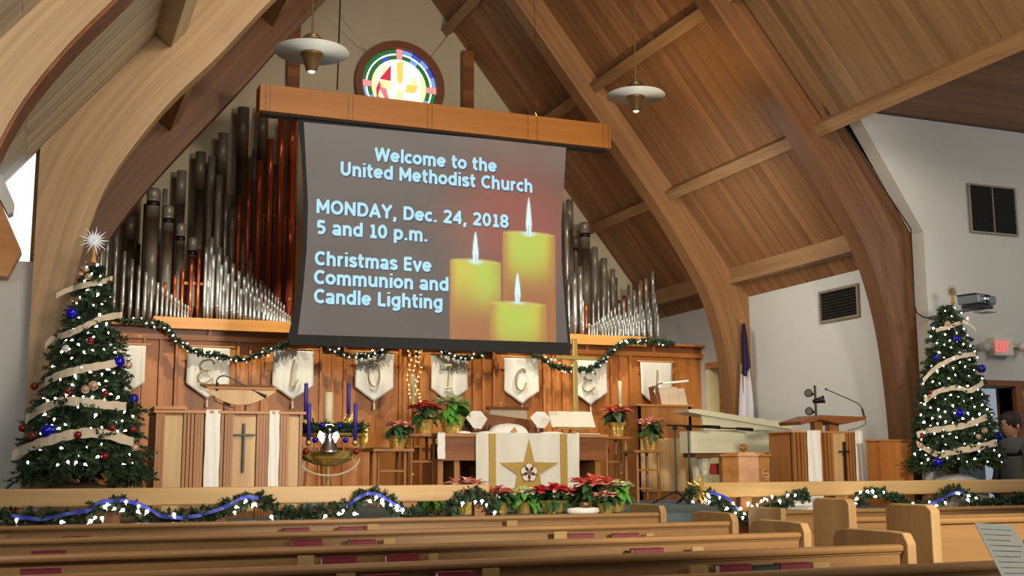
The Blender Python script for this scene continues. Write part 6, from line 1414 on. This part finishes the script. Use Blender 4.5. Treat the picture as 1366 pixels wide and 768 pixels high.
E_ = [(0, 1), (1, 2), (2, 3), (3, 4), (4, 5), (3, 6), (6, 7), (7, 8), (3, 9), (9, 10), (10, 11), (0, 12), (12, 13), (13, 14), (14, 15), (0, 16), (16, 17), (17, 18), (18, 19)]
Rr = [(.13, .16), (.115, .145), (.13, .17), (.09, .12), .055, .055, .068, .05, .036, .068, .05, .036, .095, .065, .042, .035, .095, .065, .042, .035]
skin_figure('body', M['sweater'], J, E_, Rr, pe)
skin_figure('trousers', M['jeans'], [(hx, hy, .93)]+J[12:15]+J[16:19], [(0, 1), (1, 2), (2, 3), (0, 4), (4, 5), (5, 6)], [(.14, .17), .105, .076, .055, .105, .076, .055], pe)
hz = 1.605; hd = MB()
prof = [(.001, -.125), (.04, -.118), (.062, -.09), (.074, -.045), (.083, .0), (.086, .04), (.078, .08), (.05, .108), (.001, .12)]
hd.lathe((hx-.02, hy, hz), prof, 20, 1.12, .92); o = hd.build('head', M['skin'], pe, True)
MB().lathe((hx-.01, hy, 1.42), [(.062, 0), (.05, .05), (.052, .12)], 14).build('neck', M['skin'], pe, True)
fx = hx-.02-.095
MB().add([(fx+.005, hy, hz+.01), (fx-.024, hy, hz-.032), (fx+.01, hy-.017, hz-.038), (fx+.01, hy+.017, hz-.038), (fx+.015, hy, hz-.045)], [(0, 1, 2), (0, 3, 1), (1, 4, 2), (1, 3, 4)]).build('nose', M['skin'], o)
for s2 in (-1, 1):
    MB().ball((fx+.012, hy+s2*.032, hz+.006), .011, 8, 6).build('eye', M['linen'], o, True); MB().ball((fx+.004, hy+s2*.033, hz+.006), .006, 8, 6).build('pupil', M['black'], o, True)
    MB().box((fx+.008, hy+s2*.032, hz+.026), (.008, .034, .006)).build('eyebrow', M['hair'], o)
    MB().ball((hx-.005, hy+s2*.078, hz-.01), .022, 8, 6, 1.4).build('ear', M['skin'], o, True)
MB().box((fx+.012, hy, hz-.066), (.012, .042, .009)).build('mouth', mat('lips', (150, 84, 76), .5), o)
hr = MB(); hr.lathe((hx-.008, hy, hz+.012), [(.088, -.035), (.096, .0), (.098, .05), (.09, .09), (.06, .122), (.001, .135)], 22, 1.1, .96, fn=lambda a, z: (1+.035*sin(a*9)+.02*sin(z*90))*(.9 if z < .0 and cos(a) < -.55 else 1)); hr.build('hair', M['hair'], pe, True)
for s2 in (-1, 1):
    hb = Vector((hx-.13, hy+(-.24 if s2 < 0 else .2), .885)); jo = [hb, hb+Vector((-.02, 0, -.045)), hb+Vector((-.035, 0, -.085))]; ed = [(0, 1), (1, 2)]; rd = [(.022, .03), (.016, .036), (.012, .036)]
    skin_figure('hand', M['skin'], jo, ed, rd, pe, 1)
    for f_ in range(4):
        o0 = jo[2]+Vector((.003, (f_-1.5)*.018, -.004)); L_ = (.052, .062, .058, .046)[f_]
        skin_figure('finger', M['skin'], [o0, o0+Vector((-.006, 0, -L_*.5)), o0+Vector((.008, 0, -L_))], [(0, 1), (1, 2)], [.0085, .008, .0065], pe, 1)
    o0 = jo[0]+Vector((-.015, -s2*.028, -.012)); skin_figure('thumb', M['skin'], [o0, o0+Vector((-.02, -s2*.012, -.03)), o0+Vector((-.024, -s2*.01, -.055))], [(0, 1), (1, 2)], [.011, .009, .0075], pe, 1)
# ================================================================ pews with hymnals
PEWS = []
def pew(pxs, zt2, Y0, label, x_left, end=None, seat=True, endlab='', left_end=None):
    """pxs: pixel points along the back's top edge; the back follows them at height zt2"""
    pts = [PZ(x, y, zt2) for x, y in pxs]; xs = [p.x for p in pts]
    k = (sum(p.y for p in pts)/len(pts)) if Y0 is None else Y0
    t = empty('pew', ((xs[0]+xs[-1])/2, k, 0), label, 'pew')
    x0, x1 = min(x_left, xs[0]), xs[-1]
    MB().bb((x0, k+.03, .40), (x1, k+.055, zt2-.03)).build('backrest', M['pew'], t)
    MB().bb((x0, k+.0, zt2-.035), (x1, k+.075, zt2)).build('cap_rail', M['pew'], t, bevel=.010)
    MB().bb((x0, k+.012, zt2-.075), (x1, k+.03, zt2-.05)).build('moulding', M['pew'], t, bevel=.004)
    MB().bb((x0, k+.06, .40), (x1, k+.46, .44)).build('seat', M['pew'], t)
    MB().bb((x0, k-.09, .50), (x1, k+.03, .515)).build('book_rack_shelf', M['pew'], t); MB().bb((x0, k-.10, .50), (x1, k-.085, .60)).build('book_rack_front', M['pew'], t)
    return t, k, x0, x1
def pew_end(t, x, k, zt2, ln=.5, th=.05, h=.07, front=.0, mt='pew_end'):
    o = MB(); zz_ = zt2+h; y0, y1 = k-.02, k+ln
    poly = [Vector((0, y0, 0)), Vector((0, y1, 0)), Vector((0, y1, zz_-.05)), Vector((0, y1-.03, zz_-.01)), Vector((0, y1-.10, zz_)), Vector((0, y0+.12, zz_+.0)), Vector((0, y0+.03, zz_-.005)), Vector((0, y0, zz_-.05))]
    o.prism(poly, (x, 0, 0), (x+th, 0, 0)); return o.build('end_panel', M[mt], t, bevel=.006)
ZP = .86
specs = [([(0, 703.5), (880, 681.5)], 8.05, 'frontmost left-hand pew, its plain back just below the rail garland'), ([(0, 719.5), (975, 695)], 6.85, 'second left-hand pew from the altar rail'), ([(0, 738), (1070, 714)], 5.50, 'third left-hand pew from the altar rail'),
         ([(0, 765), (1207, 731)], 4.32, 'fourth left-hand pew from the altar rail'), ([(0, 800), (1500, 752)], 3.36, 'nearest pew, only its cap rail showing at the bottom of the photo')]
ptop = []
for i, (pxs, Y, lb) in enumerate(specs):
    mid = (pxs[0][0]+min(1366, pxs[1][0]))/2; midy = pxs[0][1]+(pxs[1][1]-pxs[0][1])*((mid-pxs[0][0])/(pxs[1][0]-pxs[0][0]))
    zt2 = PY(mid, midy, Y).z; xr = PY(*pxs[1], Y).x
    t, k, x0, x1 = None, None, None, None
    t = empty('pew', (xr/2-.6, Y, 0), lb, 'pew', 'left-hand pews'); x0 = -1.4; x1 = xr
    MB().bb((x0, Y+.03, .40), (x1, Y+.055, zt2-.03)).build('backrest', M['pew'], t); MB().bb((x0, Y+.0, zt2-.032), (x1, Y+.075, zt2)).build('cap_rail', M['pew'], t, bevel=.012)
    MB().bb((x0, Y+.02, zt2-.042), (x1, Y+.03, zt2-.032)).build('moulding', M['pew'], t, bevel=.004); MB().bb((x0, Y+.06, .40), (x1, Y+.46, .44)).build('seat', M['pew'], t)
    MB().bb((x0, Y-.10, zt2-.34), (x1, Y+.03, zt2-.325)).build('rack_shelf', M['pew'], t); MB().bb((x0, Y-.11, zt2-.34), (x1, Y-.10, zt2-.26)).build('rack_front', M['pew'], t)
    pew_end(t, x1-.0, Y, zt2, .52, .05, .055); pew_end(t, x0-.05, Y, zt2, .52, .05, .055)
    ptop.append((zt2, Y)); print('pew', i, round(zt2, 3), round(xr, 2))
def item_box(px0, px1, py, row, label, mt, cat, nm, group, hgt=.03):
    zt2, Y = ptop[row]; yb = Y-.04; py += 3 if cat == 'book' else 2; a = PY(px0, py, yb); b = PY(px1, py, yb); z0 = zt2-.324; x0, x1 = a.x, b.x
    ztop = max(z0+.02, a.z)
    t = empty(nm, ((x0+x1)/2, yb, z0), label, cat, group)
    if cat == 'book':
        MB().bb((x0+.004, yb-.02, z0+.001), (x1-.004, yb+.018, ztop-.004)).build('pages', M['page'], t); 
        MB().bb((x0, yb-.028, z0), (x1, yb-.02, ztop)).build('cover', M[mt], t, bevel=.002); MB().bb((x0, yb+.018, z0), (x1, yb+.025, ztop)).build('cover', M[mt], t, bevel=.002); MB().bb((x0, yb-.028, ztop-.004), (x1, yb+.025, ztop)).build('spine', M[mt], t)
    else: MB().bb((x0, yb-.004, z0), (x1, yb+.004, ztop)).build('card', M[mt], t)
    return t
rows = ['first', 'second', 'third', 'fourth']
books = [(0, [(82, 120, 712.5), (378, 412, 701), (452, 483, 699.5)], None), (1, [(42, 88, 732), (389, 428, 717), (465, 500, 717), (757, 790, 709), (817, 850, 708.5), (918, 955, 727)], None),
         (2, [(27, 82, 756), (428, 474, 740), (514, 557, 737), (843, 882, 728.5)], None), (3, [(482, 532, 764), (582, 632, 760), (956, 998, 750), (1036, 1078, 748)], None)]
sides = {3: ['left', 'middle', 'right'], }
for row, lst, _ in books:
    for j, (x0, x1, y) in enumerate(lst):
        pos = {82: 'under the clear gift bag', 378: 'below the advent wreath', 452: 'just right of the one below the advent wreath', 42: 'near the left border', 389: 'left of the pair below the purple candles', 465: 'right one of the pair below the purple candles', 757: 'under the low poinsettias, left one', 817: 'under the low poinsettias, right one', 918: 'near the aisle',
               27: 'at the far left', 428: 'left of a pair mid-row', 514: 'right of a pair mid-row', 843: 'towards the aisle', 482: 'left one at the bottom edge', 582: 'right one at the bottom edge', 956: 'left of the dark green book', 1036: 'right of the dark green book'}[x0]
        item_box(x0, x1, y, row, 'dark red hymnal in %s pew rack, %s' % (rows[row], pos), 'book', 'book', 'hymnal', 'hymnals in the pew racks')
item_box(999, 1035, 751, 3, 'dark green book between two red hymnals in the fourth pew rack', 'bookdark', 'book', 'song_book', None)
for row, x0, x1, y, lb in ((0, 0, 8, 711, 'pale card at the left border in the first pew rack'), (0, 490, 505, 697, 'pale card right of the hymnals in the first pew rack'), (0, 676, 690, 692, 'pale card under the altar in the first pew rack'), (1, 512, 527, 716, 'pale card in the second pew rack below the tall candle'), (1, 739, 756, 707, 'pale card left of the hymnals in the second pew rack'), (1, 862, 872, 709, 'pale card right of the hymnals in the second pew rack'),
                           (2, 397, 419, 739, 'pale card left of the hymnals in the third pew rack'), (2, 572, 584, 736, 'pale card right of the hymnals in the third pew rack'), (2, 923, 938, 727, 'pale card near the aisle in the third pew rack'), (3, 449, 474, 763, 'pale card left of the hymnals at the bottom edge'), (3, 644, 666, 756, 'pale card right of the hymnals at the bottom edge'), (3, 920, 944, 752, 'pale card left of the aisle hymnals in the fourth pew'), (3, 1084, 1106, 748, 'pale card right of the aisle hymnals in the fourth pew')):
    item_box(x0, x1, y, row, lb, 'card', 'card', 'pew_card', 'cards in the pew racks')
# right-hand block
def rpew(px_end0, px_end1, yt, Yend, x1, label, zback, ln, mt='pew_end'):
    a = PY(px_end1, yt, Yend); X = a.x; t = empty('pew', ((X+x1)/2, Yend, 0), label, 'pew', 'right-hand pews'); Yf = PX(px_end0, yt, X).y
    zt2 = a.z
    poly = [Vector((0, Yend-.02, 0)), Vector((0, Yf, 0)), Vector((0, Yf, zt2-.03)), Vector((0, Yf-.04, zt2)), Vector((0, Yend+.02, zt2)), Vector((0, Yend-.02, zt2-.03))]
    MB().prism(poly, (X, 0, 0), (X+.06, 0, 0)).build('end_panel', M[mt], t, bevel=.008)
    MB().bb((X+.06, Yend+.03, .3), (x1, Yend+.06, zback-.03)).build('backrest', M['pew'], t); MB().bb((X+.06, Yend, zback-.032), (x1, Yend+.08, zback)).build('cap_rail', M['pew'], t, bevel=.012); MB().bb((X+.06, Yend+.06, .4), (x1, Yend+.46, .44)).build('seat', M['pew'], t)
    print('rpew', X, Yf, zt2); return t
t = empty('pew', (8, 7.9, 0), 'frontmost right-hand pew below the garland of the right altar rail', 'pew', 'right-hand pews'); z = PY(1200, 677.5, 7.9).z; x0 = PY(1047, 680, 7.9).x
MB().bb((x0, 7.93, .3), (10.6, 7.96, z-.03)).build('backrest', M['pew'], t); MB().bb((x0, 7.9, z-.032), (10.6, 7.98, z)).build('cap_rail', M['pew'], t, bevel=.012); MB().bb((x0-.05, 7.88, 0), (x0, 8.35, z+.02)).build('end_panel', M['pew_end'], t, bevel=.008); MB().bb((x0, 7.97, .4), (10.6, 8.35, .44)).build('seat', M['pew'], t)
rpew(1083, 1129, 665, 6.05, 9.0, 'second right-hand pew, its tall end panel beside the fourth left pew', PY(1140, 690, 6.05).z, .5)
rpew(1180, 1238, 673, 4.9, 8.0, 'nearest right-hand pew, its tall end panel in front of the right tree', PY(1300, 690, 4.9).z, .5)
# sheet of paper close to the camera, and rear-facing small box
YS = 2.3
v = [PY(1300, 697, YS+.1), PY(1349, 700, YS+.1), PY(1400, 775, YS), PY(1340, 775, YS)]
mb = MB(); mb.prism([q for q in v], (0, 0, 0), (0, .002, 0)); pa = mb.build('music_sheet', mat('sheet_paper', (232, 230, 208), .8)); tag(pa, 'blurred sheet of printed music held up at the lower right corner', 'paper')
for k in range(9):
    for s_ in range(2 if k % 2 else 3):
        u0, u1 = .08+.02*(k % 3), .9; f_ = .1+.095*k
        A = v[0].lerp(v[3], f_); B = v[1].lerp(v[2], f_)
    mb2 = MB(); A1 = A.lerp(B, .08); B1 = A.lerp(B, .9-.1*(k % 3)); mb2.add([A1+Vector((0, -.001, 0)), B1+Vector((0, -.001, 0)), B1+Vector((0, -.001, -.0025)), A1+Vector((0, -.001, -.0025))], [(0, 1, 2, 3)]); mb2.build('printed_line', mat('ink', (120, 122, 112), .8) if k == 0 else bpy.data.materials['ink'], pa)
